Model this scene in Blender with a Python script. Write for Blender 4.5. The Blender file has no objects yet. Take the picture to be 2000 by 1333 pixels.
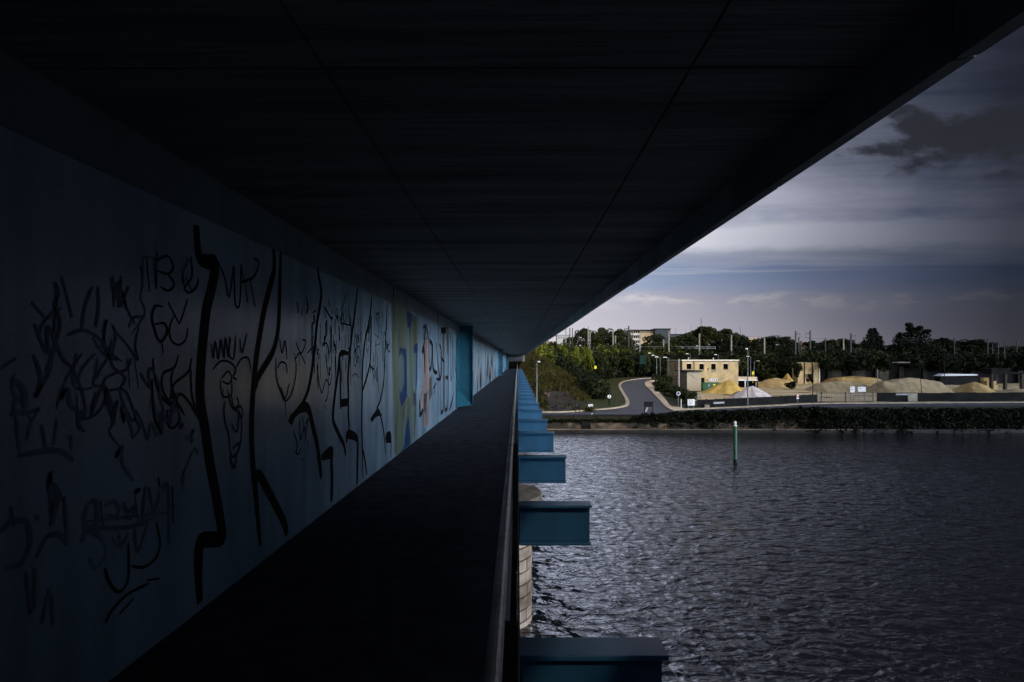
import bpy, bmesh, math, random
import numpy as np
from mathutils import Vector

SC = bpy.context.scene
COL = SC.collection
R = math.radians
WL = .5               # water level; the far bank lies at 2.0
F = 1111.0            # focal length of the lens in photo pixels
EYE = 8.0             # camera height above the water
def P(px, py, d):     # point at distance d along the bridge axis seen at a photo pixel
    return Vector(((px - 1011) / F * d, d, EYE - (py - 705) / F * d))
def XatD(px, d): return (px - 1011) / F * d
def ZatD(py, d): return EYE - (py - 705) / F * d

# ------------------------------------------------------------------ helpers
class MB:
    def __init__(s): s.v = []; s.f = []; s.m = []
    def face(s, pts, mi=0):
        n = len(s.v); s.v += [tuple(p) for p in pts]; s.f.append(tuple(range(n, n + len(pts)))); s.m.append(mi)
    def mesh(s, verts, faces, mi=0):
        n = len(s.v); s.v += [tuple(p) for p in verts]
        for f in faces: s.f.append(tuple(i + n for i in f)); s.m.append(mi)
    def box(s, x0, y0, z0, x1, y1, z1, mi=0):
        v = [(x0,y0,z0),(x1,y0,z0),(x1,y1,z0),(x0,y1,z0),(x0,y0,z1),(x1,y0,z1),(x1,y1,z1),(x0,y1,z1)]
        s.mesh(v, [(3,2,1,0),(4,5,6,7),(0,1,5,4),(1,2,6,5),(2,3,7,6),(3,0,4,7)], mi)
    def obox(s, c, ax, hx, hy, z0, z1, mi=0):   # box turned in plan: centre c (x,y), axis angle ax
        ca, sa = math.cos(ax), math.sin(ax)
        q = [(c[0]+ca*a*hx-sa*b*hy, c[1]+sa*a*hx+ca*b*hy) for a, b in ((-1,-1),(1,-1),(1,1),(-1,1))]
        v = [(x,y,z0) for x,y in q] + [(x,y,z1) for x,y in q]
        s.mesh(v, [(3,2,1,0),(4,5,6,7),(0,1,5,4),(1,2,6,5),(2,3,7,6),(3,0,4,7)], mi)
    def tube(s, a, b, r0, r1=None, n=8, mi=0, caps=True):
        a, b = Vector(a), Vector(b); r1 = r0 if r1 is None else r1
        d = (b - a).normalized(); u = d.orthogonal().normalized(); w = d.cross(u)
        v = []
        for p, r in ((a, r0), (b, r1)):
            for i in range(n):
                t = 2*math.pi*i/n; v.append(p + u*(math.cos(t)*r) + w*(math.sin(t)*r))
        f = [(i, (i+1) % n, n+(i+1) % n, n+i) for i in range(n)]
        if caps: f += [tuple(range(n-1, -1, -1)), tuple(range(n, 2*n))]
        s.mesh(v, f, mi)
    def path(s, pts, r, n=8, mi=0):
        for a, b in zip(pts[:-1], pts[1:]): s.tube(a, b, r, r, n, mi)
    def lathe(s, prof, cx, cy, n=24, mi=0):
        v = []; f = []
        for r, z in prof:
            for i in range(n):
                t = 2*math.pi*i/n; v.append((cx+r*math.cos(t), cy+r*math.sin(t), z))
        for k in range(len(prof)-1):
            for i in range(n):
                j = (i+1) % n; f.append((k*n+i, k*n+j, (k+1)*n+j, (k+1)*n+i))
        f.append(tuple(range(n-1, -1, -1))); f.append(tuple(range((len(prof)-1)*n, len(prof)*n)))
        s.mesh(v, f, mi)
    def prism(s, poly, axis, a, b, mi=0):   # poly of 2-D points extruded along axis 0/1/2
        def mk(p, t):
            q = list(p); q.insert(axis, t); return tuple(q)
        n = len(poly); v = [mk(p, a) for p in poly] + [mk(p, b) for p in poly]
        f = [tuple(range(n-1,-1,-1)), tuple(range(n, 2*n))] + [(i,(i+1)%n,n+(i+1)%n,n+i) for i in range(n)]
        s.mesh(v, f, mi)
    def build(s, name, mat, parent=None, smooth=False, bevel=0, org=None):
        me = bpy.data.meshes.new(name)
        v = s.v
        if org is not None: v = [(p[0]-org[0], p[1]-org[1], p[2]-org[2]) for p in v]
        me.from_pydata(v, [], s.f)
        mats = mat if isinstance(mat, (list, tuple)) else [mat]
        for m in mats: me.materials.append(m)
        if len(mats) > 1: me.polygons.foreach_set('material_index', s.m)
        bm = bmesh.new(); bm.from_mesh(me); bmesh.ops.recalc_face_normals(bm, faces=bm.faces); bm.to_mesh(me); bm.free()
        if smooth: me.polygons.foreach_set('use_smooth', [True]*len(me.polygons))
        me.update()
        o = bpy.data.objects.new(name, me); COL.objects.link(o)
        if org is not None: o.location = org
        if parent is not None: o.parent = parent
        if bevel:
            md = o.modifiers.new('bevel', 'BEVEL'); md.width = bevel; md.segments = 2; md.limit_method = 'ANGLE'
        return o

def tag(o, label=None, cat=None, group=None, kind=None):
    if label: o['label'] = label
    if cat: o['category'] = cat
    if group: o['group'] = group
    if kind: o['kind'] = kind
    return o
def empty(name, loc, label=None, cat=None, group=None, rz=0):
    o = bpy.data.objects.new(name, None); COL.objects.link(o); o.location = loc; o.rotation_euler = (0,0,rz)
    o.empty_display_size = .3
    return tag(o, label, cat, group)
def copy_tree(o, parent=None):
    c = o.copy(); COL.objects.link(c); c.parent = parent
    for ch in list(o.children): copy_tree(ch, c)
    return c
def struct(o): o['kind'] = 'structure'; return o

# ------------------------------------------------------------------ materials
def mat(name, col, rough=.7, var=.25, scale=3., bump=0., bscale=None, stretch=(1,1,1), spec=.5, metal=0., col2=None, detail=6, lo=.35, hi=.65, coord='Object', trans=0.):
    m = bpy.data.materials.new(name); m.use_nodes = True
    N, L = m.node_tree.nodes, m.node_tree.links
    b = N['Principled BSDF']
    b.inputs['Roughness'].default_value = rough; b.inputs['Metallic'].default_value = metal
    b.inputs['Specular IOR Level'].default_value = spec if rough < .6 else min(spec, .12)
    tc = N.new('ShaderNodeTexCoord'); mp = N.new('ShaderNodeMapping'); mp.inputs['Scale'].default_value = stretch
    L.new(tc.outputs[coord], mp.inputs['Vector'])
    nz = N.new('ShaderNodeTexNoise'); nz.inputs['Scale'].default_value = scale; nz.inputs['Detail'].default_value = detail
    nz.inputs['Roughness'].default_value = .62
    L.new(mp.outputs[0], nz.inputs['Vector'])
    rp = N.new('ShaderNodeValToRGB'); e = rp.color_ramp.elements
    c2 = col2 if col2 else tuple(c*(1-var) for c in col)
    c1 = col if col2 else tuple(min(1, c*(1+var)) for c in col)
    e[0].position = lo; e[0].color = (*c2, 1); e[1].position = hi; e[1].color = (*c1, 1)
    L.new(nz.outputs['Fac'], rp.inputs['Fac']); L.new(rp.outputs['Color'], b.inputs['Base Color'])
    if bump:
        n2 = N.new('ShaderNodeTexNoise'); n2.inputs['Scale'].default_value = bscale or scale*6; n2.inputs['Detail'].default_value = 5
        L.new(mp.outputs[0], n2.inputs['Vector'])
        bp = N.new('ShaderNodeBump'); bp.inputs['Strength'].default_value = bump; bp.inputs['Distance'].default_value = .05
        L.new(n2.outputs['Fac'], bp.inputs['Height']); L.new(bp.outputs['Normal'], b.inputs['Normal'])
    if trans:
        b.inputs['Subsurface Weight'].default_value = 0
        tr = N.new('ShaderNodeBsdfTranslucent'); mx = N.new('ShaderNodeMixShader'); mx.inputs[0].default_value = trans
        L.new(rp.outputs['Color'], tr.inputs['Color']); L.new(b.outputs[0], mx.inputs[1]); L.new(tr.outputs[0], mx.inputs[2])
        L.new(mx.outputs[0], N['Material Output'].inputs['Surface'])
    return m

def wall_paint(name, base, grime, rough):
    m = bpy.data.materials.new(name); m.use_nodes = True
    N, L = m.node_tree.nodes, m.node_tree.links; b = N['Principled BSDF']
    tc = N.new('ShaderNodeTexCoord')
    def noise(scale, st, det=6):
        mp = N.new('ShaderNodeMapping'); mp.inputs['Scale'].default_value = st; L.new(tc.outputs['Object'], mp.inputs[0])
        n = N.new('ShaderNodeTexNoise'); n.inputs['Scale'].default_value = scale; n.inputs['Detail'].default_value = det
        L.new(mp.outputs[0], n.inputs['Vector']); return n.outputs['Fac']
    def ramp(f, a, c0, bb, c1):
        r = N.new('ShaderNodeValToRGB'); e = r.color_ramp.elements
        e[0].position = a; e[0].color = (*c0,1); e[1].position = bb; e[1].color = (*c1,1); L.new(f, r.inputs[0]); return r.outputs[0]
    def mul(a, c, fac=1.):
        x = N.new('ShaderNodeMix'); x.data_type = 'RGBA'; x.blend_type = 'MULTIPLY'; x.inputs[0].default_value = fac
        L.new(a, x.inputs[6]); L.new(c, x.inputs[7]); return x.outputs[2]
    c = ramp(noise(.9, (1,1,1)), .3, tuple(q*.8 for q in base), .7, base)
    c = mul(c, ramp(noise(3., (1,1,.12)), .33, grime, .62, (1,1,1)), .75)       # run-down streaks
    c = mul(c, ramp(noise(40., (1,1,1), 3), .3, (.8,.8,.8), .6, (1,1,1)), .6)
    L.new(c, b.inputs['Base Color'])
    r = N.new('ShaderNodeMapRange'); r.inputs[3].default_value = rough-.08; r.inputs[4].default_value = rough+.14
    L.new(noise(2.2, (1,1,.5)), r.inputs[0]); L.new(r.outputs[0], b.inputs['Roughness'])
    bp = N.new('ShaderNodeBump'); bp.inputs['Strength'].default_value = .12; bp.inputs['Distance'].default_value = .01
    L.new(noise(6., (1,1,1)), bp.inputs['Height']); L.new(bp.outputs[0], b.inputs['Normal'])
    return m

M = {}
M['wall'] = wall_paint('pale_blue_wall_paint', (.44,.60,.75), (.46,.54,.56), .19)
M['band'] = wall_paint('dull_band_paint', (.20,.28,.32), (.6,.65,.6), .6)
M['teal'] = mat('teal_steel_paint', (.010,.10,.15), .5, .25, 2.5, bump=.1)
M['beam'] = wall_paint('blue_steel_paint', (.020,.114,.240), (.66,.58,.54), .45)
M['soot'] = mat('sooty_board_concrete', (.245,.25,.255), .85, .38, 1.3, bump=.7, bscale=4., stretch=(.22,3.2,1), lo=.32, hi=.68)
M['groove'] = mat('dark_joint_concrete', (.02,.02,.02), .95)  # dark backing that shows in the open joints
M['fascia'] = mat('grey_fascia_concrete', (.26,.28,.29), .85, .3, 2., bump=.3)
M['deck'] = mat('dark_deck_coating', (.070,.070,.086), .9, .35, 6., bump=.5, bscale=60.)
M['rail'] = mat('worn_rail_paint', (.76,.72,.65), .32, .4, 5., bump=.15)
M['bar'] = mat('blue_grey_bar_paint', (.035,.065,.09), .55, .35, 6.)
M['rust'] = mat('rusty_post_paint', (.09,.07,.06), .8, .4, 6.)
M['black'] = mat('black_spray_paint', (.006,.005,.008), .6, .2)
M['green_ink'] = mat('dark_green_marker', (.010,.035,.036), .6, .2)
M['faded_ink'] = mat('faded_marker', (.17,.23,.29), .7, .3, 5.)
M['navy_ink'] = mat('dark_navy_marker', (.010,.014,.022), .6, .2)
M['brown_ink'] = mat('brown_spray_paint', (.035,.018,.014), .6, .2)
M['mural'] = mat('olive_green_mural_paint', (.13,.16,.12), .5, .5, 2., stretch=(1,1.4,.35), lo=.3, hi=.6)
M['mural_blue'] = mat('deep_blue_mural_paint', (.008,.045,.16), .5, .3)
M['mural_pale'] = mat('pale_teal_mural_paint', (.16,.25,.25), .5, .3, 2., stretch=(1,1,.3))
M['pink'] = mat('pale_pink_mural_paint', (.36,.28,.27), .5, .3, 2., stretch=(1,1,.3))
M['greypaint'] = mat('grey_brown_spray_paint', (.10,.09,.085), .6, .3)
M['stone'] = None
M['pierconc'] = mat('stained_pier_cap', (.12,.105,.085), .9, .55, 1.6, bump=.5)

def pier_mat():
    m = bpy.data.materials.new('pier_block_stone'); m.use_nodes = True
    N, L = m.node_tree.nodes, m.node_tree.links; b = N['Principled BSDF']; b.inputs['Roughness'].default_value = .85
    tc = N.new('ShaderNodeTexCoord')
    n = N.new('ShaderNodeTexNoise'); n.inputs['Scale'].default_value = 1.1; n.inputs['Detail'].default_value = 7
    L.new(tc.outputs['Object'], n.inputs['Vector'])
    r = N.new('ShaderNodeValToRGB'); e = r.color_ramp.elements
    e[0].position = .34; e[0].color = (.14,.095,.06,1); e[1].position = .6; e[1].color = (.46,.37,.31,1)
    L.new(n.outputs['Fac'], r.inputs[0])
    oi = N.new('ShaderNodeAttribute'); oi.attribute_name = 'tone'
    mx = N.new('ShaderNodeMix'); mx.data_type = 'RGBA'; mx.blend_type = 'MULTIPLY'; mx.inputs[0].default_value = 1
    L.new(r.outputs[0], mx.inputs[6]); L.new(oi.outputs['Color'], mx.inputs[7]); L.new(mx.outputs[2], b.inputs['Base Color'])
    bp = N.new('ShaderNodeBump'); bp.inputs['Strength'].default_value = .4; bp.inputs['Distance'].default_value = .03
    n2 = N.new('ShaderNodeTexNoise'); n2.inputs['Scale'].default_value = 14; L.new(tc.outputs['Object'], n2.inputs['Vector'])
    L.new(n2.outputs['Fac'], bp.inputs['Height']); L.new(bp.outputs[0], b.inputs['Normal'])
    return m
M['stone'] = pier_mat()
M['ground'] = mat('earth_and_grass', (.022,.028,.010), .95, col2=(.035,.027,.017), scale=.25, bump=.6, bscale=3., detail=8)
M['grass'] = mat('verge_grass', (.032,.038,.009), .95, .45, 1.2, bump=.6, bscale=8.)
M['sand'] = mat('yard_sand', (.53,.40,.225), .95, .28, .22, bump=.35, bscale=3., detail=9, stretch=(.5,1.3,1))
M['asphalt'] = mat('road_asphalt', (.066,.065,.078), .85, .22, .6, bump=.1, bscale=40, detail=9)
M['kerb'] = mat('pale_kerb_stone', (.38,.31,.23), .9, .25, 1.)
M['pave'] = mat('sandy_pavement', (.56,.44,.32), .9, .18, 1.2)
M['white'] = mat('white_road_paint', (.7,.7,.7), .8, .2, 4)
M['quay'] = mat('stained_quay_stone', (.030,.026,.020), .9, col2=(.13,.095,.062), scale=.7, bump=.8, bscale=3., stretch=(1,1,.6), detail=9, lo=.36, hi=.50)
M['ledge'] = mat('quay_ledge_concrete', (.13,.10,.075), .9, .45, .35)
M['wet'] = mat('wet_quay_foot', (.018,.017,.015), .6, .4, 1.)
M['darkwall'] = mat('near_black_wall', (.009,.009,.009), .9, .5, .7, bump=.5)
M['greywall'] = mat('grey_block_wall', (.24,.22,.17), .9, .35, .6, bump=.3)
M['render'] = mat('cream_render', (.45,.34,.185), .9, .24, .7, bump=.15, stretch=(1,1,.6), detail=8)
M['annex'] = mat('pale_grey_render', (.38,.325,.24), .9, .12, .6, stretch=(1,1,.5))
M['trim'] = mat('pale_parapet', (.62,.56,.46), .9, .2, 1.5)
M['darkvoid'] = mat('dark_opening', (.003,.003,.004), .95, .2, spec=.05)
M['darktrim'] = mat('dark_trim', (.022,.019,.017), .8, .2)
M['redbrown'] = mat('rusty_red', (.16,.035,.025), .8, .3)
M['skip'] = mat('green_container_paint', (.012,.085,.035), .55, .35, 1.2)
M['whitesheet'] = mat('white_panel', (.72,.71,.72), .7, .08, 2)
M['greymark'] = mat('grey_marks', (.30,.30,.33), .8, .1)
M['purple'] = mat('purple_marks', (.12,.04,.22), .7, .1)
M['yellow'] = mat('yellow_paint', (.75,.60,.04), .6, .1)
M['bluesign'] = mat('blue_sign_face', (.015,.03,.16), .5, .1)
M['redsign'] = mat('red_sign_ring', (.45,.02,.02), .5, .1)
M['darkmetal'] = mat('dark_metal', (.009,.010,.012), .8, .2, spec=.2)
M['galv'] = mat('galvanised_pole', (.17,.19,.19), .6, .2, 2)
M['lamphead'] = mat('pale_lamp_head', (.75,.75,.74), .4, .05)
M['mastconc'] = mat('pale_mast_concrete', (.27,.25,.215), .85, .25, 1.5)
M['mastdark'] = mat('dark_mast_steel', (.05,.05,.055), .7, .2)
M['wire'] = mat('overhead_wire', (.05,.05,.055), .6, .1)
M['ysand'] = mat('yellow_sand_heap', (.50,.335,.10), .95, .22, .8, bump=.5, bscale=5., detail=9)
M['wsand'] = mat('whitish_gravel_heap', (.56,.50,.50), .95, .12, 1., bump=.4, bscale=6., detail=9)
M['bsand'] = mat('brown_sand_heap', (.44,.30,.13), .95, .3, .5, bump=.5, bscale=4., detail=9)
M['tsand'] = mat('tan_sand_heap', (.37,.28,.165), .95, .28, .6, bump=.5, bscale=4., detail=9, stretch=(1.5,1,.25))
M['bark'] = mat('bark', (.05,.04,.03), .95, .4, 3)
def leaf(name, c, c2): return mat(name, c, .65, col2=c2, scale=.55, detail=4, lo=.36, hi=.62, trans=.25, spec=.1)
M['leaf_sun'] = leaf('sunny_leaves', (.165,.175,.024), (.032,.043,.008))  # lit leaf tone, sunlight put into the colour
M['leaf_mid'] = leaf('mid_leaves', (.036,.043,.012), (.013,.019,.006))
M['leaf_dark'] = leaf('dark_leaves', (.014,.018,.007), (.006,.009,.004))  # darker leaf tone, shade put into the colour on slope and right-hand trees
M['leaf_poplar'] = leaf('poplar_leaves', (.012,.015,.008), (.006,.008,.005))
M['leaf_dry'] = leaf('dry_grass_blades', (.088,.074,.020), (.040,.034,.010))
M['ivy'] = leaf('ivy_leaves', (.007,.009,.004), (.003,.004,.002))
M['buoy'] = mat('green_marker_paint', (.005,.068,.024), .45, .25, 2)
M['tarp'] = mat('dark_grey_sheeting', (.028,.022,.021), .8, .3, .6, bump=.4)
M['rock'] = mat('pale_broken_rock', (.13,.09,.075), .9, .5, 1.5, bump=.6)
M['blueroof'] = mat('slate_blue_cladding', (.04,.05,.06), .8, .2)
M['apt_white'] = mat('white_balcony_front', (.42,.42,.43), .8, .15)
M['apt_tan'] = mat('tan_facade', (.36,.28,.18), .9, .12)
M['sun_blocker'] = mat('sun_blocker_grey', (.7,.7,.72), 1., .1)

# ------------------------------------------------------------------ road bridge
SX = -1.85            # inner face of the painted girder wall
DECK = EYE - 1.45
bridge = empty('road_bridge', (0, 0, 0), 'dark concrete road bridge with blue graffiti wall, walkway and outrigger beams over the river', 'bridge')
Y0, Y1 = -9.0, 108.0

# underside: board-marked slabs with open joints below a backing slab
mb = MB()
xs = [-2.4, -.75, .67, 1.36]
ys = [Y0]; y = Y0 + 1.0
rng = random.Random(4)
cuts = [-6.2, -3.2, -.4, 2.2, 4.9, 7.6, 11.0]
while cuts[-1] < Y1 - 4: cuts.append(cuts[-1] + 3.3)
ys = [Y0] + cuts + [Y1]
g = .006
for i in range(len(xs)-1):
    for j in range(len(ys)-1):
        dz = rng.uniform(0, .006)
        x1 = xs[i+1] - (g if i < 2 else .002)
        mb.box(xs[i] + (g if i else 0), ys[j] + g, EYE + 1.13 + dz, x1, ys[j+1] - g, EYE + 1.155)
mb.build('soffit_slab', M['soot'], bridge)
mb = MB(); mb.box(-9.5, Y0, EYE + 1.158, 1.358, Y1, EYE + 1.55)
mb.build('deck_slab', M['groove'], bridge)
# fascia panels hung on the slab edge, slightly out of line with one another
y = 4.48 - 1.35*10; k = 0
while y < Y1 - 1.35:
    b = MB(); o = rng.uniform(-.003, .003)*(y > 2.5); dz = rng.uniform(-.004, .005)*(y > 2.5)
    b.prism([(1.361+o, EYE+.94+dz), (1.44+o, EYE+.955+dz), (1.46+o, EYE+2.1), (1.361+o, EYE+2.1)], 1, y+.008, y+1.35-.008)
    b.build('fascia_panel', M['fascia'], bridge)
    y += 1.35; k += 1
# girder wall in bays between the stiffener posts
POSTS = [18.2, 54.5, 90.5]
bays = [(Y0, POSTS[0]), (POSTS[0], POSTS[1]), (POSTS[1], POSTS[2]), (POSTS[2], Y1)]
walls = []
for a, b_ in bays:
    b = MB(); b.box(SX - .3, a + .002, 4.35, SX, b_ - .002, EYE + .84)
    walls.append(b.build('girder_wall', M['wall'], bridge))
b = MB(); b.box(SX - .28, Y0, EYE + .842, SX - .03, Y1, EYE + 1.128)
b.build('flange_band', M['band'], bridge)
b = MB(); b.box(-5.2, Y0, 4.3, SX - .3 - .004, Y1, EYE + 1.15)
b.build('box_girder', M['band'], bridge)
for yy in (8.6, 13.4, 25.5, 33, 41):
    b = MB(); b.box(SX-.03, yy, EYE+.846, SX-.022, yy+.02, EYE+1.125); b.build('band_joint', M['groove'], bridge)
for yy in POSTS:
    b = MB(); b.box(SX + .002, yy - .012, DECK + .03, SX + .42, yy + .012, EYE + 1.12)
    b.box(SX + .40, yy - .10, DECK + .03, SX + .425, yy - .0125, EYE + 1.12)
    p = b.build('stiffener_post', M['teal'], bridge)
    b = MB(); v0, v1 = yy - 1.0, yy - .014
    b.prism([(yy-1.05, DECK+.03), (yy-.103, DECK+.03), (yy-.103, DECK+.62), (yy-1.05, DECK+.62)], 0, SX+.003, SX+.02)
    b.mesh([(SX+.02, yy-.9, DECK+.60), (SX+.02, yy-.11, DECK+.60), (SX+.40, yy-.11, DECK+.035), (SX+.02, yy-.9, DECK+.035), (SX+.02, yy-.11, DECK+.035)],
           [(0,1,2),(0,2,3),(1,4,2),(3,2,4),(0,3,4,1)])
    b.build('gusset', M['teal'], p)
# a strip of teal paint before the first post
# walkway
b = MB()
yy = Y0
while yy < Y1:
    e = min(yy + 1.5, Y1); b.box(SX + .004, yy + .004, DECK - .06, -.004, e - .004, DECK + rng.uniform(-.002, .002)); yy += 1.5
b.build('walkway_deck', M['deck'], bridge)
b = MB(); b.box(-.003, Y0, DECK - .10, .012, Y1, DECK + .05)
b.build('edge_plate', M['bar'], bridge)
# outrigger I-beams
def ibeam():
    b = MB(); x0, x1 = -1.80, .765
    b.box(x0, -.10, -.028, x1 + .012, .10, 0)
    b.box(x0, -.008, -.395, x1, .008, -.0285)
    b.box(x0, -.10, -.42, x1 + .004, .10, -.3955)
    for sx in (.02, ):
        b.box(sx, -.09, -.39, sx + .012, -.0085, -.03); b.box(sx, .0085, -.39, sx + .012, .09, -.03)
    return b
beams_d = [-6., -3., 0., 2.92, 5.95, 8.98, 12.0, 14.6, 17.6, 20.3, 23.1, 25.8, 28.6]
while beams_d[-1] < Y1 - 4: beams_d.append(beams_d[-1] + 3.0)
first = None
for d in beams_d:
    if first is None:
        o = ibeam().build('outrigger_beam', M['beam'], bridge, bevel=.004); first = o
    else:
        o = first.copy(); COL.objects.link(o); o.parent = bridge
    o.location = (0, d + .10, DECK - .065)

# ---- graffiti (spray paint and marker strokes lying on the wall)
def W(px, py):
    d = 1.85 * F / (1011 - px); return (d, EYE - (py - 705) * d / F)
_lay = [0]
def smoothpts(pts, n=5):
    if len(pts) < 3: return pts
    out = []
    q = [pts[0]] + list(pts) + [pts[-1]]
    for i in range(1, len(q)-2):
        p0, p1, p2, p3 = (np.array(q[j]) for j in (i-1, i, i+1, i+2))
        for t in np.linspace(0, 1, n, endpoint=False):
            out.append(tuple(.5*((2*p1)+(-p0+p2)*t+(2*p0-5*p1+4*p2-p3)*t*t+(-p0+3*p1-3*p2+p3)*t**3)))
    out.append(tuple(pts[-1])); return out
def stroke(mb, pxpts, w, raw=False, smooth=True, taper=.6):
    pts = [W(*p) for p in pxpts] if not raw else list(pxpts)
    if smooth: pts = smoothpts(pts)
    _lay[0] = (_lay[0] + 1) % 14
    x = SX + .0012 + _lay[0]*.0002
    n = len(pts); L_, R_ = [], []
    for i, p in enumerate(pts):
        a = np.array(pts[max(0, i-1)]); c = np.array(pts[min(n-1, i+1)]); t = c - a
        l = math.hypot(*t) or 1; nx, nz = -t[1]/l, t[0]/l
        e = min(i, n-1-i)/max(1, n*.12); ww = w*.5*(taper + (1-taper)*min(1, e))
        L_.append((x, p[0]+nx*ww, p[1]+nz*ww)); R_.append((x, p[0]-nx*ww, p[1]-nz*ww))
    for i in range(n-1): mb.face([L_[i], L_[i+1], R_[i+1], R_[i]])
def blob(mb, pxpts, lay=0., smooth=False):
    pts = [W(*p) for p in pxpts]
    mb.face([(SX + .0009 + lay, p[0], p[1]) for p in pts])

big = [
 [(383,440),(388,500),(404,512),(420,516),(414,560),(404,600),(397,660),(392,720),(391,780),(401,843),(410,906),(423,975),(432,1030),(434,1050),(422,1054),(396,1055),(389,1066),(387,1100),(388,1140),(390,1178)],
 [(534,487),(535,526),(525,568),(516,604),(507,655),(500,700),(495,754),(492,799),(491,830),(491,859),(494,912),(497,944),(502,1000),(508,1066)],
 [(548,493),(546,568),(544,628),(540,661),(531,691),(513,721),(500,745),(494,769)],
 [(498,926),(509,933),(527,966),(543,997),(555,1022),(560,1045)],
 [(620,522),(622,540),(626,559),(627,577),(624,601),(620,622),(617,648),(615,673),(612,698),(607,735),(600,767),(592,784)],
 [(597,790),(604,805),(611,835),(619,869),(623,899),(627,934)],
 [(627,895),(647,879),(647,899),(648,936),(647,980)],
 [(698,563),(693,608),(688,644),(684,680),(681,711),(679,740),(680,767),(680,809),(682,842)],
 [(680,691),(669,689),(663,695),(661,716),(658,739),(653,777),(650,812),(652,828),(662,850),(671,869),(675,890)],
 [(663,697),(664,735),(665,800)],
 [(676,866),(678,847),(684,846),(695,853),(698,865),(698,899),(697,947)],
 [(726,577),(724,601),(720,630),(713,662),(709,694),(707,740),(707,767),(706,824),(707,872),(708,934)],
 [(708,878),(713,904),(716,928)],
 [(725,617),(724,680),(722,712),(716,738),(712,750),(707,768)],
 [(756,595),(754,637),(752,680),(750,735),(747,760),(742,784),(735,799)],
 [(739,801),(744,816),(749,842),(753,888)],
 [(753,861),(755,850),(763,850),(763,896)],
]
widths = [.095,.075,.065,.085,.06,.085,.08,.06,.065,.05,.07,.05,.05,.05,.05,.05,.06]
b = MB()
for s, w in zip(big, widths): stroke(b, s, w)
# thick heads of the outline letters
blob(b, [(593,780),(600,788),(596,802),(585,808),(575,818),(570,832),(562,824),(566,812),(578,799)], .0008)
blob(b, [(590,788),(603,792),(609,812),(604,815),(597,805),(586,808)], .001)
blob(b, [(665,780),(679,778),(678,794),(665,796)], .0008)
blob(b, [(627,895),(632,884),(648,874),(649,896),(630,900)], .0012)
blob(b, [(676,866),(677,842),(698,853),(699,866),(690,860),(679,858)], .0012)
blob(b, [(739,797),(746,812),(740,813),(733,816),(726,826),(723,818),(733,803)], .0012)
blob(b, [(753,866),(755,847),(764,847),(763,866)], .001)
blob(b, [(494,742),(500,738),(504,752),(496,772),(492,772)], .001)
tag(b.build('outline_graffiti', M['black'], walls[0]), 'tall black spray-painted outline letters')

# marker tags
tags = []
def T(col, w, *strokes): tags.append((col, w, strokes))
T('navy_ink', .022, [(428,516),(440,548),(447,580),(456,520)], [(457,522),(459,592),(468,592),(471,516)], [(471,520),(484,592)], [(470,552),(496,540),(505,512),(494,505)], [(488,545),(498,600)])
T('green_ink', .018, [(412,672),(416,700),(420,668),(426,702),(431,664),(437,700),(440,660),(446,698),(448,656)], [(450,660),(446,690),(456,700),(460,655)], [(468,660),(472,690),(482,650)],
  [(415,722),(430,706),(448,708),(460,722),(455,736),(462,742)], [(462,718),(470,702),(484,700),(490,728)], [(432,740),(445,726),(452,738),(446,750),(434,745)], [(430,742),(432,768),(440,776),(452,770),(452,742)],
  [(436,760),(434,780)], [(452,774),(456,796),(466,790),(462,775)], [(444,760),(450,790),(458,800),(470,794),(474,810),(468,816)],
  [(440,784),(437,800),(440,830),(446,848),(448,880)], [(456,800),(470,812),(471,850),(466,880),(456,890)], [(452,828),(458,842),(464,838),(466,800)], [(450,880),(452,892),(462,888),(467,866),(454,876)], [(448,890),(453,908),(458,914),(462,890)])
T('green_ink', .02, [(545,660),(550,690),(556,666),(560,702)], [(541,720),(548,708),(558,712),(560,730)], [(538,700),(540,740),(552,776),(560,782),(572,760),(578,720),(574,690)], [(548,756),(556,778),(564,750)], [(557,780),(558,818)], [(577,668),(588,690),(597,668),(590,664)],
  [(576,704),(585,690),(596,712)], [(584,690),(584,716)], [(600,690),(607,682),(614,676)])
T('green_ink', .02, [(618,700),(622,740),(628,768),(636,742),(644,752),(648,726)], [(624,690),(626,740)], [(634,690),(640,730),(640,772),(634,786)], [(628,676),(638,672),(643,700)], [(645,668),(648,710)], [(652,664),(655,700),(656,730)], [(632,790),(637,800)])
T('navy_ink', .03, [(597,580),(601,600),(598,612)], [(579,590),(583,612)], [(590,604),(589,618)], [(610,612),(617,606)], [(632,598),(636,622)], [(634,600),(646,622),(650,620)], [(652,608),(660,630)], [(656,602),(666,634)], [(668,612),(674,634)], [(674,600),(676,640)], [(680,604),(683,634)], [(666,632),(686,636)], [(640,586),(644,600)])
T('green_ink', .018, [(694,650),(696,678)], [(688,664),(694,690)], [(690,690),(700,676),(704,694)], [(690,700),(694,716),(700,696),(702,720)], [(688,736),(694,730),(700,738)], [(692,748),(694,756)], [(730,652),(740,660)], [(732,676),(742,672)], [(734,686),(738,704)], [(725,716),(732,740),(730,712),(736,746),(735,716),(740,770)], [(738,740),(741,776)], [(744,606),(748,630)], [(733,608),(737,636)], [(741,612),(742,640)])
T('green_ink', .022, [(572,842),(580,868),(578,884)], [(584,820),(586,860),(594,834),(596,862)], [(590,812),(593,842)], [(596,830),(602,818),(596,850)], [(576,880),(582,888),(588,874)], [(588,896),(592,899)], [(602,862),(603,878)])
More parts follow.
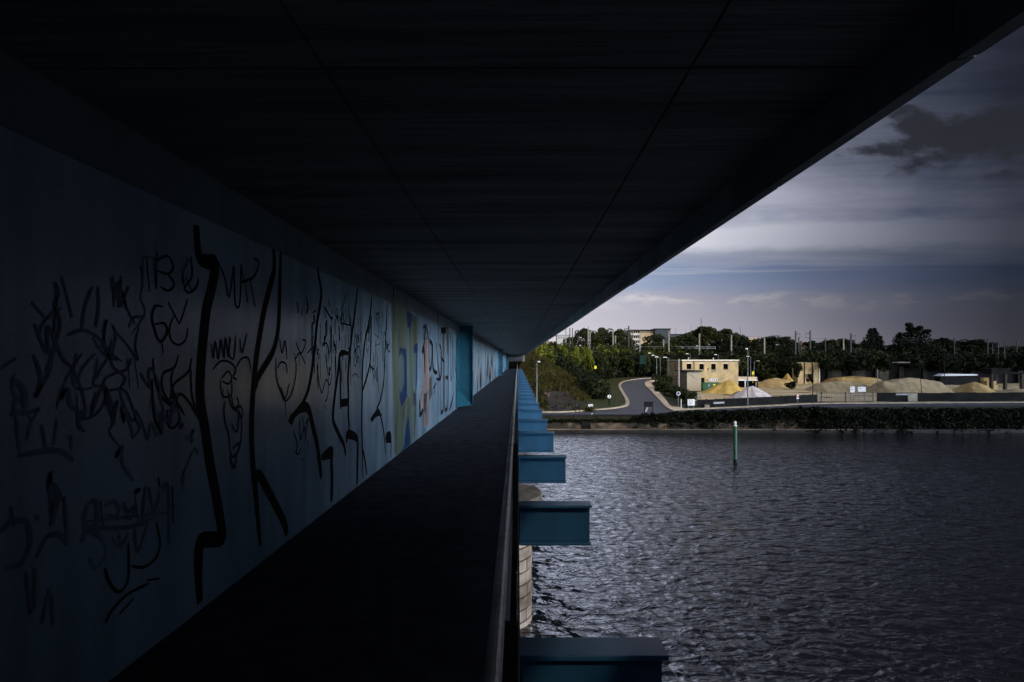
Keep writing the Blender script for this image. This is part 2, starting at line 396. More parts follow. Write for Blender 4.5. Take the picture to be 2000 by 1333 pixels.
# left part of the wall
T('navy_ink', .028, [(285,500),(292,570)], [(274,520),(280,560)], [(300,505),(304,560)], [(306,492),(305,565)], [(305,510),(325,500),(338,520),(328,535),(308,530)], [(326,535),(340,555),(328,568),(312,560)], [(350,546),(352,548)], [(372,500),(374,540),(360,562),(370,572),(384,560),(386,545)], [(362,540),(374,570)])
T('navy_ink', .028, [(317,600),(304,598),(296,616),(300,640),(312,668),(326,650),(320,632),(302,634)], [(328,590),(340,614),(350,634)], [(366,584),(358,612),(350,632)], [(340,616),(331,640),(334,664),(348,674),(362,664),(367,640)], [(316,670),(318,690)])
T('green_ink', .03, [(160,690),(140,720),(120,760),(110,800)], [(148,690),(142,740),(150,760),(180,758)], [(186,690),(160,720),(148,750)], [(190,700),(186,730),(182,752),(200,756),(205,780),(190,806),(166,818),(158,800)],
  [(150,770),(150,830)], [(210,700),(196,720),(188,740)], [(216,690),(236,706)], [(256,700),(246,722),(222,730),(202,746),(210,790),(224,830)], [(206,764),(240,762),(256,790),(268,830)], [(248,700),(252,760)], [(262,700),(270,760)])
T('navy_ink', .035, [(348,694),(340,718),(318,730),(317,760),(330,784),(350,794),(360,812)], [(374,700),(366,728),(340,750),(332,780)], [(298,700),(302,740),(312,770),(330,790),(350,790)], [(330,780),(352,770),(372,790),(388,820)], [(338,720),(334,750),(348,800),(350,820),(338,836),(328,830),(326,800)], [(372,720),(374,770),(384,806)], [(296,740),(300,810),(316,850)], [(318,800),(310,830)])
T('green_ink', .035, [(130,656),(160,645),(190,660),(214,690)], [(160,640),(165,600),(180,560)], [(190,560),(192,600),(186,640)], [(220,540),(222,600)], [(236,540),(232,600),(250,560)], [(250,640),(262,620),(282,620)], [(180,660),(200,690),(230,704)], [(190,678),(210,680)])
T('navy_ink', .045, [(172,984),(164,1010),(170,1030),(188,1020),(186,980),(172,984)], [(196,978),(200,1030)], [(204,990),(220,980),(232,992),(224,1010),(206,1006)], [(240,980),(248,1000),(262,990),(256,1010),(240,1010)], [(262,970),(270,1020)], [(284,950),(278,1010),(290,1000)], [(290,952),(300,1000),(312,960)], [(318,960),(326,944),(330,980),(330,1064)],
  [(160,1020),(340,1000)], [(170,1034),(260,1028),(310,1004)], [(160,1060),(170,1036),(200,1050)], [(172,1090),(186,1110),(206,1080),(196,1050)], [(230,1040),(236,1066),(250,1040)], [(262,1030),(268,1078),(288,1020)], [(218,1050),(232,1072)])
T('brown_ink', .035, [(304,1020),(312,1060),(304,1090),(280,1108),(256,1106)], [(204,1110),(214,1140),(232,1156),(250,1130),(250,1060)], [(262,966),(272,956),(262,960)], [(308,932),(312,952)], [(336,950),(338,1020)], [(286,1134),(310,1130)], [(205,1218),(220,1190),(250,1160),(290,1140)], [(232,1200),(260,1170)])
T('navy_ink', .05, [(92,960),(104,948),(114,970),(106,1000),(98,1030)], [(124,970),(130,1050)], [(68,1008),(74,1016)], [(70,1090),(90,1050),(116,1046),(134,1066)], [(0,1040),(20,1020),(50,1020),(58,1060),(40,1100),(10,1110)], [(20,990),(28,1030)], [(60,820),(52,860)], [(110,820),(104,870)], [(80,830),(90,880)], [(36,890),(110,880),(142,900)], [(138,850),(138,880)])
T('navy_ink', .05, [(50,1120),(60,1200)], [(68,1110),(66,1190)], [(96,1150),(80,1220)], [(98,1160),(104,1220)], [(20,740),(44,760),(46,800),(20,810)], [(30,700),(0,720)], [(40,810),(78,800)], [(60,590),(86,620)], [(120,540),(140,620)])
for col, w, st in tags:
    b = MB()
    for s in st: stroke(b, s, w*(.48 if s[0][0] < 400 else .85))
    b.build('marker_tag', M['faded_ink' if max(q[0] for q in st[0]) < 300 and col != 'brown_ink' and min(q[0] for q in st[0]) < 165 else col], walls[0])

# faint small tags crowded on the near part of the wall
rd = random.Random(29)
for k in range(4):
    b = MB()
    for i in range(6):
        x_, y_ = rd.uniform(20, 380), rd.uniform(520, 930); q = [(x_, y_)]; sc_ = rd.uniform(.6, 1.3)*(1.5 - x_/500)
        for j in range(rd.randint(4, 9)):
            x_ += rd.uniform(-8, 22)*sc_; y_ += rd.choice((-1, 1))*rd.uniform(14, 42)*sc_; q.append((x_, y_))
        q = [(min(385, max(4, a)), max(505, c)) for a, c in q]
        stroke(b, q, rd.uniform(.010, .019))
    b.build('marker_tag', M['faded_ink'], walls[0])
# thin paint runs below the tags
rd = random.Random(17); b = MB()
for i in range(70):
    x_ = rd.uniform(606, 757); y_ = rd.uniform(600, 720); l_ = rd.uniform(15, 60)
    stroke(b, [(x_, y_), (x_+rd.uniform(-.4,.4), y_+l_*.5), (x_, y_+l_)], rd.uniform(.010,.022))
for i in range(26):
    x_ = rd.uniform(610, 755); y_ = rd.uniform(615, 735); q = [(x_, y_)]
    for k in range(rd.randint(3, 6)): x_ += rd.uniform(-1.2, 3.2); y_ += rd.uniform(-18, 18); q.append((x_, y_))
    stroke(b, q, rd.uniform(.016,.03))
b.build('marker_tag', M['green_ink'], walls[0])

# painted piece on the wall: olive panel with blue and pale tongues
b = MB(); blob(b, [(764,582),(770,890),(811,858),(817,622)], 0); o = b.build('mural_ground', M['mural'], walls[0])
b = MB()
blob(b, [(780,680),(795,682),(796,772),(784,795),(780,778)], .0004)
blob(b, [(783,884),(797,812),(802,866)], .0004); blob(b, [(808,676),(816,670),(815,740),(810,800),(809,790)], .0004)
blob(b, [(793,606),(806,614),(798,668)], .0004)
b.build('mural_shape', M['mural_blue'], walls[0])
b = MB(); blob(b, [(779,700),(784,688),(789,700),(789,750),(784,770),(780,760)], .0008)
blob(b, [(793,640),(799,640),(800,780),(795,770)], .0006)
blob(b, [(806,690),(813,690),(811,770),(806,760)], .0006)
blob(b, [(803,800),(809,790),(808,862),(802,866)], .0006)
blob(b, [(787,830),(795,790),(790,870),(784,880)], .0006)
b.build('mural_shape', M['mural_pale'], walls[0])
b = MB(); blob(b, [(826,664),(838,664),(838,760),(830,772),(826,760)], .0004); blob(b, [(822,760),(827,756),(827,800),(822,806)], .0004); blob(b, [(828,800),(837,770),(838,830),(827,836)], .0004)
b.build('mural_shape', M['pink'], walls[0])
b = MB(); blob(b, [(838,740),(843,734),(844,770),(838,786)], .0004); blob(b, [(890,742),(893,740),(894,786),(889,796)], .0004); blob(b, [(828,770),(834,768),(832,810),(827,800)], .0007); blob(b, [(864,650),(868,648),(868,700),(865,702)], .0004); blob(b, [(872,640),(876,640),(876,690),(873,694)], .0004)
b.build('mural_shape', M['greypaint'], walls[0])
b = MB()
for s in ([(838,665),(844,676),(842,715),(838,722)], [(845,670),(845,710),(848,726),(854,728)], [(852,668),(854,700),(858,730),(860,740)], [(858,672),(862,690),(862,730),(858,742)], [(861,640),(861,790),(862,806),(866,790),(866,700)], [(868,700),(868,790),(872,800),(875,780),(876,660)], [(879,650),(880,740),(883,720),(883,660)], [(877,802),(884,780),(886,760),(886,650)], [(889,696),(889,722),(894,726),(894,700)],
          [(824,690),(828,680),(830,730)], [(836,650),(838,710)], [(820,780),(820,810),(826,800)], [(826,640),(832,636)], [(850,752),(848,770)], [(846,760),(852,748)], [(831,636),(828,670),(826,690)], [(834,700),(836,660),(833,640)]):
    stroke(b, s, .10)
for q in ([(863,698),(868,704),(868,710),(863,706)], [(870,734),(875,734),(875,743),(870,740)], [(852,738),(858,738),(858,744),(852,744)], [(861,640),(871,640),(871,652),(861,652)]): blob(b, q, .002)
b.build('outline_graffiti', M['black'], walls[0])
# second bay: streaky old paint
rg = random.Random(9)
for mm, nst in (('greypaint', 9), ('black', 5), ('mural_pale', 5), ('pink', 4)):
    b = MB()
    for i in range(nst):
        d0 = rg.uniform(20.5, 50); z0 = rg.uniform(7.2, 8.4)
        pts = [(d0 + rg.uniform(-.4,.4), z0), (d0 + rg.uniform(-.5,.5), z0 - .4), (d0 + rg.uniform(-.6,.6), max(DECK+.15, z0 - 1.2))]
        stroke(b, pts, rg.uniform(.3, 1.3), raw=True)
    b.build('faded_graffiti', M[mm], walls[1])
b = MB()
for d0 in (20.3, 21.2): stroke(b, [(d0, 8.6), (d0+.5, 7.9), (d0+.2, 7.2), (d0+.5, 6.75)], .45, raw=True)
b.build('outline_graffiti', M['black'], walls[1])
b = MB(); b.box(SX+.001, 17.0, DECK+.03, SX+.003, 18.18, EYE+.84); b.build('teal_paint_patch', M['teal'], walls[0])

# ------------------------------------------------------------------ railing
railing = empty('railing', (-.045, 0, DECK), 'long walkway railing with worn pale handrail along the bridge edge', 'railing')
def rel(b): return b
RX = -.05
b = MB(); TOP = EYE - .60
yy = Y0
sg = 0
while yy < Y1:
    e = min(yy + 4.1, Y1)
    o = rng.uniform(-.003, .003)
    b.tube((RX+o, yy, TOP - .019), (RX+o, e - .006, TOP - .019), .0185, n=14); yy = e
o = b.build('top_rail', M['rail'], None, smooth=False, org=(-.045,0,DECK)); o.parent = railing; o.location = (0,0,0)
fp = None
for d in beams_d:
    if fp is None:
        b = MB(); b.box(-.006, -.008, -.12, .034, .008, TOP - .02 - DECK); b.box(-.03, -.04, .0, .03, .04, .012)
        fp = b.build('post', M['rust'], railing); o = fp
    else:
        o = fp.copy(); COL.objects.link(o); o.parent = railing
    o.location = (.012, d + 1.35, .0)
for zz in (.14, .30, .46, .62):
    b = MB(); yy = Y0
    while yy < Y1:
        e = min(yy + 6., Y1); b.tube((RX+.045, yy, zz), (RX+.045, e-.004, zz), .011, n=8); yy = e
    b.build('lengthwise_rail', M['bar'], railing)

# ------------------------------------------------------------------ piers
def stone_pier(cx, cy, rad, ztop, label):
    root = empty('bridge_pier', (cx, cy, 0), label, 'bridge pier', 'stone piers carrying the bridge')
    # stadium outline, long axis across the bridge; blocks course by course with recessed joints
    rr = random.Random(int(cy)); XL = -4.2
    def outline(r):
        pts = []
        for k in range(33):
            t = -math.pi/2 + math.pi*k/32; pts.append((math.cos(t)*r, math.sin(t)*r))
        return pts
    v = []; f = []; tone = []
    z = -1.4; c = 0; h = .345
    core = MB(); core.prism([(p[0], p[1]) for p in outline(rad-.03)] + [(XL, rad-.03), (XL, -rad+.03)], 2, -1.5, ztop-.1)
    core.build('pier_core', M['groove'], root)
    while z < ztop - .5:
        segs = 13; off = (c % 2)*.5
        arc = math.pi*rad; straight = -XL; tot = arc + 2*straight
        def pt(s, r):
            s = min(max(s, 0), tot)
            if s < straight: return (XL + s, -r)
            if s > straight + arc: return (-(s - straight - arc), r)
            t = -math.pi/2 + (s - straight)/rad; return (math.cos(t)*r, math.sin(t)*r)
        bl = .78; s = -off*bl
        while s < tot:
            a, e = s + .016, s + bl - .016; s += bl
            if e <= 0 or a >= tot: continue
            n = 5; base = len(v); pr = rad + rr.uniform(-.006, .008); tn = rr.uniform(.62, 1.1)
            zz0, zz1 = z + .020, z + h - .020
            for i in range(n):
                q = pt(a + (e-a)*i/(n-1), pr); v.append((q[0], q[1], zz0)); v.append((q[0], q[1], zz1))
            for i in range(n):
                q = pt(a + (e-a)*i/(n-1), rad-.05); v.append((q[0], q[1], zz0)); v.append((q[0], q[1], zz1))
            k = 2*n
            for i in range(n-1):
                j = base + 2*i
                f.append((j, j+2, j+3, j+1)); f.append((j+1, j+3, j+3+k, j+1+k)); f.append((j, j+k, j+2+k, j+2))
            f.append((base, base+1, base+1+k, base+k)); q0 = base+2*n-2; f.append((q0, q0+k, q0+1+k, q0+1))
            tone += [tn]*(4*n)
        z += h; c += 1
    me = bpy.data.meshes.new('shaft'); me.from_pydata(v, [], f); me.materials.append(M['stone'])
    at = me.attributes.new('tone', 'FLOAT_COLOR', 'POINT')
    at.data.foreach_set('color', [q for t in tone for q in (t, t*.98, t*.95, 1)])
    bm = bmesh.new(); bm.from_mesh(me); bmesh.ops.recalc_face_normals(bm, faces=bm.faces); bm.to_mesh(me); bm.free()
    o = bpy.data.objects.new('shaft', me); COL.objects.link(o); o.parent = root
    b = MB(); oc = outline(rad+.30)
    b.prism([(p[0], p[1]) for p in oc] + [(XL, rad+.30), (XL, -rad-.30)], 2, z+.003, ztop)
    b.build('pier_cap', M['pierconc'], root, bevel=.04)
    b = MB(); b.box(-3.6, -.4, ztop+.002, -1.5, .4, 4.299); b.build('bearing', M['darkmetal'], root)
stone_pier(-.78, 16.7, 1.20, 4.15, 'nearer stone block pier in the water under the bridge')
stone_pier(-.72, 51.0, 1.22, 4.15, 'farther pale pier glimpsed under the bridge beams near the far bank')

# ------------------------------------------------------------------ terrain
CREST = [(-200,107),(2.2,107),(3.5,122),(8,146),(22,172),(60,186),(160,194),(420,210)]
def road_z(y): return 2.0 + .022*max(0, y-100)
def base_z(x, y):
    k = max(0, min(1, 1 - (x - (27.5 + (y-102)*.27))/4))
    return 2.0 + .022*max(0, y-100)*k
def hill_dist(x, y):
    best = 1e9; side = 1
    for (ax, ay), (bx, by) in zip(CREST[:-1], CREST[1:]):
        dx, dy = bx-ax, by-ay; t = max(0, min(1, ((x-ax)*dx+(y-ay)*dy)/(dx*dx+dy*dy)))
        qx, qy = ax+dx*t, ay+dy*t
        ex, ey = x-qx, y-qy
        if y < 107: ey *= .37
        d = math.hypot(ex, ey)
        if d < best - 1e-9:
            best = d; side = 1 if (dx*(y-ay)-dy*(x-ax)) < 0 else -1
    return best*side
def ground_z(x, y):
    base = base_z(x, y) if y > 61.4 else (1.5 + (y-60.4)*.5 if y > 60.4 else 1.5)
    d = hill_dist(x, y)
    wob = .35*math.sin(x*.31+y*.17)+.25*math.sin(x*.11-y*.23)
    if d < 0: z = 9.6 + min(1, -d/8)*wob*.4
    else:
        z = 9.6 - d*.63
        z += wob*.35*max(0, min(1, (z-2)/2))
        if z < base: z = base
        elif z < base + .8: z = base + (z-base)**2/.8
    if y < 108:                               # kept clear below the bridge
        cap = 5.3 + max(0, (x-1.0))*1.5
        z = min(z, max(cap, base))
    return z
xs_ = list(np.arange(-70, -10, 10.)) + list(np.arange(-10, 70, 1.0)) + list(np.arange(70, 150, 2.5)) + list(np.arange(150, 421, 15.))
ys_ = [60.4, 60.9, 61.4] + list(np.arange(62.4, 130, 1.0)) + list(np.arange(130, 210, 2.5)) + list(np.arange(210, 420, 20.)) + [600., 1200., 2500.]
xs_ = [-2500., -600., -200.] + xs_ + [800., 1500., 2500.]
b = MB(); nx, ny = len(xs_), len(ys_)
vv = [(x, y, ground_z(x, y) if y < 420 and abs(x) < 430 else 9.6) for y in ys_ for x in xs_]
ff = [(j*nx+i, j*nx+i+1, (j+1)*nx+i+1, (j+1)*nx+i) for j in range(ny-1) for i in range(nx-1)]
b.mesh(vv, ff); struct(b.build('ground', M['ground'], smooth=True))
# sandy yard sheet
yard = [(23.5,72.9),(30,75.7),(42,81.2),(60,82.5),(90,84.5),(130,88),(175,95),(178,168),(120,166),(80,162),(56,158),(45,148),(40,120),(31,100)]
def tri_sheet(poly, z, name, m, thick=0):
    bm = bmesh.new(); vs = [bm.verts.new((x, y, z)) for x, y in poly]; bm.faces.new(vs)
    bmesh.ops.triangulate(bm, faces=bm.faces[:])
    me = bpy.data.meshes.new(name); bm.to_mesh(me); bm.free(); me.materials.append(m)
    o = bpy.data.objects.new(name, me); COL.objects.link(o); return o
def grid_sheet(poly, step, zf, name, m):
    def inside(x, y):
        c = False; n = len(poly)
        for i in range(n):
            x0,y0 = poly[i]; x1,y1 = poly[(i+1)%n]
            if (y0 > y) != (y1 > y) and x < (x1-x0)*(y-y0)/(y1-y0)+x0: c = not c
        return c
    x0 = min(p[0] for p in poly); x1 = max(p[0] for p in poly); y0 = min(p[1] for p in poly); y1 = max(p[1] for p in poly)
    b = MB(); cols = int((x1-x0)/step)+1; rows = int((y1-y0)/step)+1; idx = {}
    def vid(i, j):
        if (i,j) not in idx:
            x, y = x0+i*step, y0+j*step; idx[(i,j)] = len(b.v); b.v.append((x, y, zf(x, y)))
        return idx[(i,j)]
    for j in range(rows):
        for i in range(cols):
            if inside(x0+(i+.5)*step, y0+(j+.5)*step):
                b.f.append((vid(i,j), vid(i+1,j), vid(i+1,j+1), vid(i,j+1))); b.m.append(0)
    return b.build(name, m, smooth=True)
def yard_z(x, y):
    return 2.03 + .05*math.sin(x*.6+y*.33) + .05*math.sin(y*.5-x*.21) + .03*math.sin(x*1.7)*math.sin(y*1.3)+.05
struct(grid_sheet(yard, 1.5, yard_z, 'sand_yard', M['sand']))
# roads
def ribbon(left, right, z, name, m):
    b = MB(); n = len(left)
    for i in range(n-1): b.face([(*left[i], z+road_z(left[i][1])-2), (*right[i], z+road_z(right[i][1])-2), (*right[i+1], z+road_z(right[i+1][1])-2), (*left[i+1], z+road_z(left[i+1][1])-2)])
    return struct(b.build(name, m))
def dense(pts, n=8):
    return [tuple(p) for p in smoothpts([tuple(map(float, p)) for p in pts], n)]
def rpt(py, px, dx=0):       # place on the side road seen at a photo pixel
    q = (py-705)/F; d = 6/q if 6/q < 100 else 8.2/(q+.022)
    return ((px+dx-1011)/F*d, d)
RZ = 2.02
LE = [(790,1228),(780,1226),(770,1220),(760,1214.5),(753,1213),(747,1219),(743.5,1232),(741,1249),(739.5,1270),(738.5,1290)]
RE = [(795,1298),(785,1289),(775,1280),(765,1270.5),(757,1262),(752,1258.5),(748,1260),(745,1268),(742.5,1283),(741,1298)]
PE = [(795,1310),(785,1302),(775,1294),(765,1285),(757,1277),(752,1273),(748,1273),(745,1279),(742.5,1293),(741,1306)]
sl = dense([(9.4,68.6),(11.8,70.6),(14.2,74.0)] + [rpt(*q) for q in LE])
sr = dense([(17.9,66.4),(18.2,68.2),(18.6,71.0)] + [rpt(*q) for q in RE])
ribbon(sl, sr, RZ + .004, 'side_road', M['asphalt'])
nl = dense([(-30,61.5),(0,61.5),(10,62.0),(18,63.6),(28,67.6),(42,73.2),(60,75),(90,77),(140,80)])
nr = dense([(-30,65.5),(0,65.5),(9.4,67.4),(18.6,68.4),(23,70.2),(28.6,72.6),(35,75.5),(42,78.6),(60,80),(90,82),(140,86)])
ribbon(nl, nr, RZ, 'bank_road', M['asphalt'])
def kerb(pts, w, h, name, m, z=2.0):
    b = MB(); n = len(pts); L_ = []; R_ = []
    for i, p in enumerate(pts):
        a = pts[max(0,i-1)]; c = pts[min(n-1,i+1)]; t = (c[0]-a[0], c[1]-a[1]); l = math.hypot(*t) or 1
        nx_, ny_ = -t[1]/l, t[0]/l; L_.append((p[0]+nx_*w/2, p[1]+ny_*w/2)); R_.append((p[0]-nx_*w/2, p[1]-ny_*w/2))
    for i in range(n-1):
        a, c, d, e = L_[i], R_[i], R_[i+1], L_[i+1]
        zs = [z + road_z(q[1]) - 2 for q in (a, c, d, e)]
        b.mesh([(*q, zz-.05) for q, zz in zip((a,c,d,e), zs)] + [(*q, zz+h) for q, zz in zip((a,c,d,e), zs)], [(4,5,6,7),(0,1,5,4),(3,2,6,7),(0,3,7,4),(1,2,6,5)])
    return struct(b.build(name, m))
lk = [(-30,65.7),(0,65.7),(5.6,66.1),(9.2,68.7),(11.6,70.7),(13.7,73.9)] + [rpt(a, c, -2.5) for a, c in LE]
kerb(dense(lk), .5, .15, 'kerb', M['kerb'])
pv_l = dense([(18.5,68.9),(18.8,71.5)] + [rpt(a, c, 1) for a, c in RE])
pv_r = dense([(20.5,69.8),(20.5,72)] + [rpt(*q) for q in PE])
def raised(left, right, z0, z1, name, m):
    b = MB(); n = len(left)
    for i in range(n-1):
        a, c, d, e = left[i], right[i], right[i+1], left[i+1]
        zs = [road_z(q[1]) - 2 for q in (a, c, d, e)]
        b.mesh([(*q, z0+zz) for q, zz in zip((a,c,d,e), zs)] + [(*q, z1+zz) for q, zz in zip((a,c,d,e), zs)], [(4,5,6,7),(0,1,5,4),(3,2,6,7),(0,3,7,4),(1,2,6,5)])
    return struct(b.build(name, m))
raised(pv_l, pv_r, 2.0, 2.15, 'pavement', M['pave'])
pk_l = dense([(18.6,68.3),(23,70.2),(28.6,72.6),(35,75.5),(42,78.7),(60,80.3),(90,82.3),(140,86.3)]); pk_r = dense([(18.6,69.3),(23,71.1),(28.3,73.5),(34.6,76.4),(41.7,79.7),(60,81.3),(90,83.3),(140,87.3)])
raised(pk_l, pk_r, 2.0, 2.13, 'pavement', M['kerb'])
# grass verge between wood and side road
vg = [(8.6,69.2),(11,71),(13.2,74.4)] + [rpt(a, c, -3) for a, c in LE[:9]] + [(34,154),(26,152),(20,143),(14,126),(12,110),(11,98),(10.5,86)]
def vz(x, y): return ground_z(x, y) + .03
struct(grid_sheet(vg, .5, vz, 'grass_verge', M['grass']))
# two white dashes on the asphalt
b = MB()
for (a, c) in ((P(1154,814,61.9), P(1156,808,64.8)), (P(1261,806,66.4), P(1264,797,72.5))):
    x0, y0, x1, y1 = a.x, a.y, c.x, c.y
    b.face([(x0-.06,y0,RZ+.010),(x0+.10,y0,RZ+.010),(x1+.12,y1,RZ+.010),(x1-.02,y1,RZ+.010)])
struct(b.build('road_marking', M['white']))

# ------------------------------------------------------------------ quay
quay = empty('quay_wall', (0, 60, 0), 'stained stone quay slope with a pale ledge and steps along the far bank', 'quay wall')
rq = random.Random(21)
b = MB(); qx = list(np.arange(-60, 200, .8)); rows = [(59.75,.86),(59.85,1.0),(60.0,1.15),(60.2,1.32),(60.45,1.53)]
vv = []
for (yy, zz) in rows:
    for x in qx: vv.append((x, yy-60+rq.uniform(-.05,.05), zz+rq.uniform(-.05,.05)))
n = len(qx); ff = [(j*n+i, j*n+i+1, (j+1)*n+i+1, (j+1)*n+i) for j in range(len(rows)-1) for i in range(n-1)]
b.mesh(vv, ff); b.build('stone_slope', M['quay'], quay)
b = MB(); x = -60.
while x < 200:
    b.box(x, -.78, .78, x+3.96, -.2, .87+rq.uniform(-.015,.015), 0 if x < 33 else 1); x += 4
b.build('ledge', [M['ledge'], M['wet']], quay)
b = MB(); b.box(-60, -.72, -1.2, 200, -.2, .779); b.build('wet_foot', M['wet'], quay)
b = MB()
for i in range(5): b.box(XatD(1137,59.6), -.6+i*.16, .88+i*.14, XatD(1154,59.6), .5, .88+(i+1)*.14)
b.build('steps', M['darkwall'], quay)

# ------------------------------------------------------------------ water
rw = np.random.RandomState(3)
dy = np.linspace(760, 132, 470); D = 7.5*F/dy; D = np.concatenate([[1., 5.], D])
U = np.linspace(-.55, 1.25, 900)
GX = D[:,None]*U[None,:]; GY = np.repeat(D[:,None], len(U), 1)
# domain warp so the crests break up
wx = GX + .35*np.sin(GX*.35+GY*.22) + .12*np.sin(GY*1.7-GX*.9+1.3); wy = GY + .3*np.sin(GX*.41-GY*.13+.7) + .1*np.sin(GX*1.9+GY*.6)
Z = np.zeros_like(GX)
row = np.maximum(GY*GY/(7.5*F)*1.37, .05)
for i in range(80):
    lam = .24*(1.9**(i/80*2.6))*rw.uniform(.85, 1.2); k = 2*math.pi/lam
    th = rw.normal(-1.9, .62); a = .0115*lam**.55*rw.uniform(.4,1.1)
    Z += a*np.clip((lam/row-2.)/2., 0, 1)*np.sin(k*(wx*math.cos(th)+wy*math.sin(th)) + rw.uniform(0, 6.28))
amp = .75 + .35*np.sin(GX*.12+.9*np.sin(GY*.16))*np.sin(GY*.19+GX*.05) 
Z = (Z + .5*np.abs(Z))*.38*amp
nr_, nc_ = GX.shape
me = bpy.data.meshes.new('water')
vv = np.stack([GX, GY, Z + WL], -1).reshape(-1, 3)
ii = np.arange(nr_*nc_).reshape(nr_, nc_)
ff = np.stack([ii[:-1,:-1], ii[:-1,1:], ii[1:,1:], ii[1:,:-1]], -1).reshape(-1, 4)
me.vertices.add(len(vv)); me.vertices.foreach_set('co', vv.ravel())
me.loops.add(ff.size); me.loops.foreach_set('vertex_index', ff.ravel().astype(np.int32))
me.polygons.add(len(ff)); me.polygons.foreach_set('loop_start', np.arange(0, ff.size, 4, dtype=np.int32))
me.polygons.foreach_set('use_smooth', np.ones(len(ff), dtype=bool)); me.update(calc_edges=True)
wm = bpy.data.materials.new('river_water'); wm.use_nodes = True
N, L = wm.node_tree.nodes, wm.node_tree.links; pb = N['Principled BSDF']
pb.inputs['Base Color'].default_value = (.012,.012,.014,1); pb.inputs['Roughness'].default_value = .10; pb.inputs['IOR'].default_value = 1.38
tc = N.new('ShaderNodeTexCoord'); mp = N.new('ShaderNodeMapping'); mp.inputs['Scale'].default_value = (.75, 1.5, 1); mp.inputs['Rotation'].default_value = (0,0,.35)
nz = N.new('ShaderNodeTexNoise'); nz.inputs['Scale'].default_value = 4.5; nz.inputs['Detail'].default_value = 5; nz.inputs['Distortion'].default_value = .6
bp = N.new('ShaderNodeBump'); bp.inputs['Strength'].default_value = .2; bp.inputs['Distance'].default_value = .06
L.new(tc.outputs['Object'], mp.inputs[0]); L.new(mp.outputs[0], nz.inputs['Vector']); L.new(nz.outputs['Fac'], bp.inputs['Height'])
n2 = N.new('ShaderNodeTexNoise'); n2.inputs['Scale'].default_value = 1.5; n2.inputs['Detail'].default_value = 3; n2.inputs['Distortion'].default_value = .5
L.new(mp.outputs[0], n2.inputs['Vector']); b2 = N.new('ShaderNodeBump'); b2.inputs['Strength'].default_value = .62; b2.inputs['Distance'].default_value = .26
L.new(n2.outputs['Fac'], b2.inputs['Height']); L.new(bp.outputs[0], b2.inputs['Normal']); L.new(b2.outputs[0], pb.inputs['Normal'])
me.materials.append(wm)
wo = bpy.data.objects.new('water', me); COL.objects.link(wo); struct(wo)
b = MB(); b.face([(-2500,-2500,WL-.3),(2500,-2500,WL-.3),(2500,65,WL-.3),(-2500,65,WL-.3)])
struct(b.build('water', wm))
#--PART2--
# ------------------------------------------------------------------ things on the far bank
def hit(px, py, d0=60., d1=400., off=0.):      # where a sight line meets the far bank (a place to build on)
    d = d0
    while d < d1:
        p = P(px, py, d)
        if p.z < ground_z(p.x, p.y) + off: return p
        d += .25
    return P(px, py, d1)

def simple(name, mb, m, org, label, cat, group=None, **kw):
    return tag(mb.build(name, m, None, org=org, **kw), label, cat, group)

# guard rail along the quay edge
gr = empty('guard_rail', (0, 60.95, 2.0), 'low dark steel guard rail running along the quay edge below the road', 'guard rail')
b = MB(); b.box(-20, -.02, .12, 24, .02, .20); b.box(-20, -.035, .205, 24, .035, .235); b.build('rail_beam', M['darkmetal'], gr)
fp2 = None
for i in range(18):
    if fp2 is None:
        b = MB(); b.box(-.04, -.021+.045, -.35, .04, .06+.045, .20); fp2 = b.build('post', M['darkmetal'], gr); o = fp2
    else: o = fp2.copy(); COL.objects.link(o); o.parent = gr
    o.location = (-19 + i*2.5, 0, 0)

# channel marker in the river
cm = empty('channel_marker', (XatD(1436,41.7), 41.7, WL), 'green cylindrical channel marker post standing in the water with a pale top light', 'channel marker')
b = MB(); b.lathe([(.130,-1.5),(.130,.28)], 0, 0, 20); b.build('wet_foot', M['darkmetal'], cm, smooth=False)
b = MB(); b.lathe([(.131,.2805),(.131,2.66),(.11,2.70)], 0, 0, 20); b.build('post', M['buoy'], cm)
b = MB(); b.tube((0,0,2.705),(0,0,2.78),.13,.13,14); b.lathe([(.05,2.782),(.10,2.86),(.105,2.98),(.06,3.07)],0,0,14); b.build('lantern', M['lamphead'], cm)
b = MB()
for t in range(4):
    a = t*math.pi/2; b.tube((.13*math.cos(a),.13*math.sin(a),2.78),(.13*math.cos(a+.7),.13*math.sin(a+.7),3.0),.008,n=5)
b.build('bird_spikes', M['galv'], cm)

# bank signs -----------------------------------------------------------
d = 60.75
t = empty('notice_board', (XatD(1267,d), d, 1.65), 'dark back of a two-legged notice board on the quay edge before the side road', 'sign')
hw = 8*d/F; b = MB(); b.box(-hw, -.025, ZatD(795,d)-1.65, hw, .025, ZatD(785,d)-1.65); b.build('board', M['darkmetal'], t)
for sx in (-1, 1):
    b = MB(); b.box(sx*hw-.04, .026, -.3, sx*hw+.04, .10, ZatD(785,d)-1.65+.02); b.build('leg', M['darkmetal'], t)
b = MB(); b.box(-.06,-.06,0,.06,.06,.62); b.box(-.07,-.07,.621,.07,.07,.66)
simple('bollard', b, M['darkmetal'], (XatD(1280,60.75)-.0, 60.75, 1.7), 'short dark bollard post right of the two-legged notice board', 'bollard').location = (XatD(1280,60.75), 60.75, 1.7)
# (meshes built with an origin keep local coordinates, so the location is set again where the mesh was drawn at zero)
def at(o, x, y, z): o.location = (x, y, z); return o

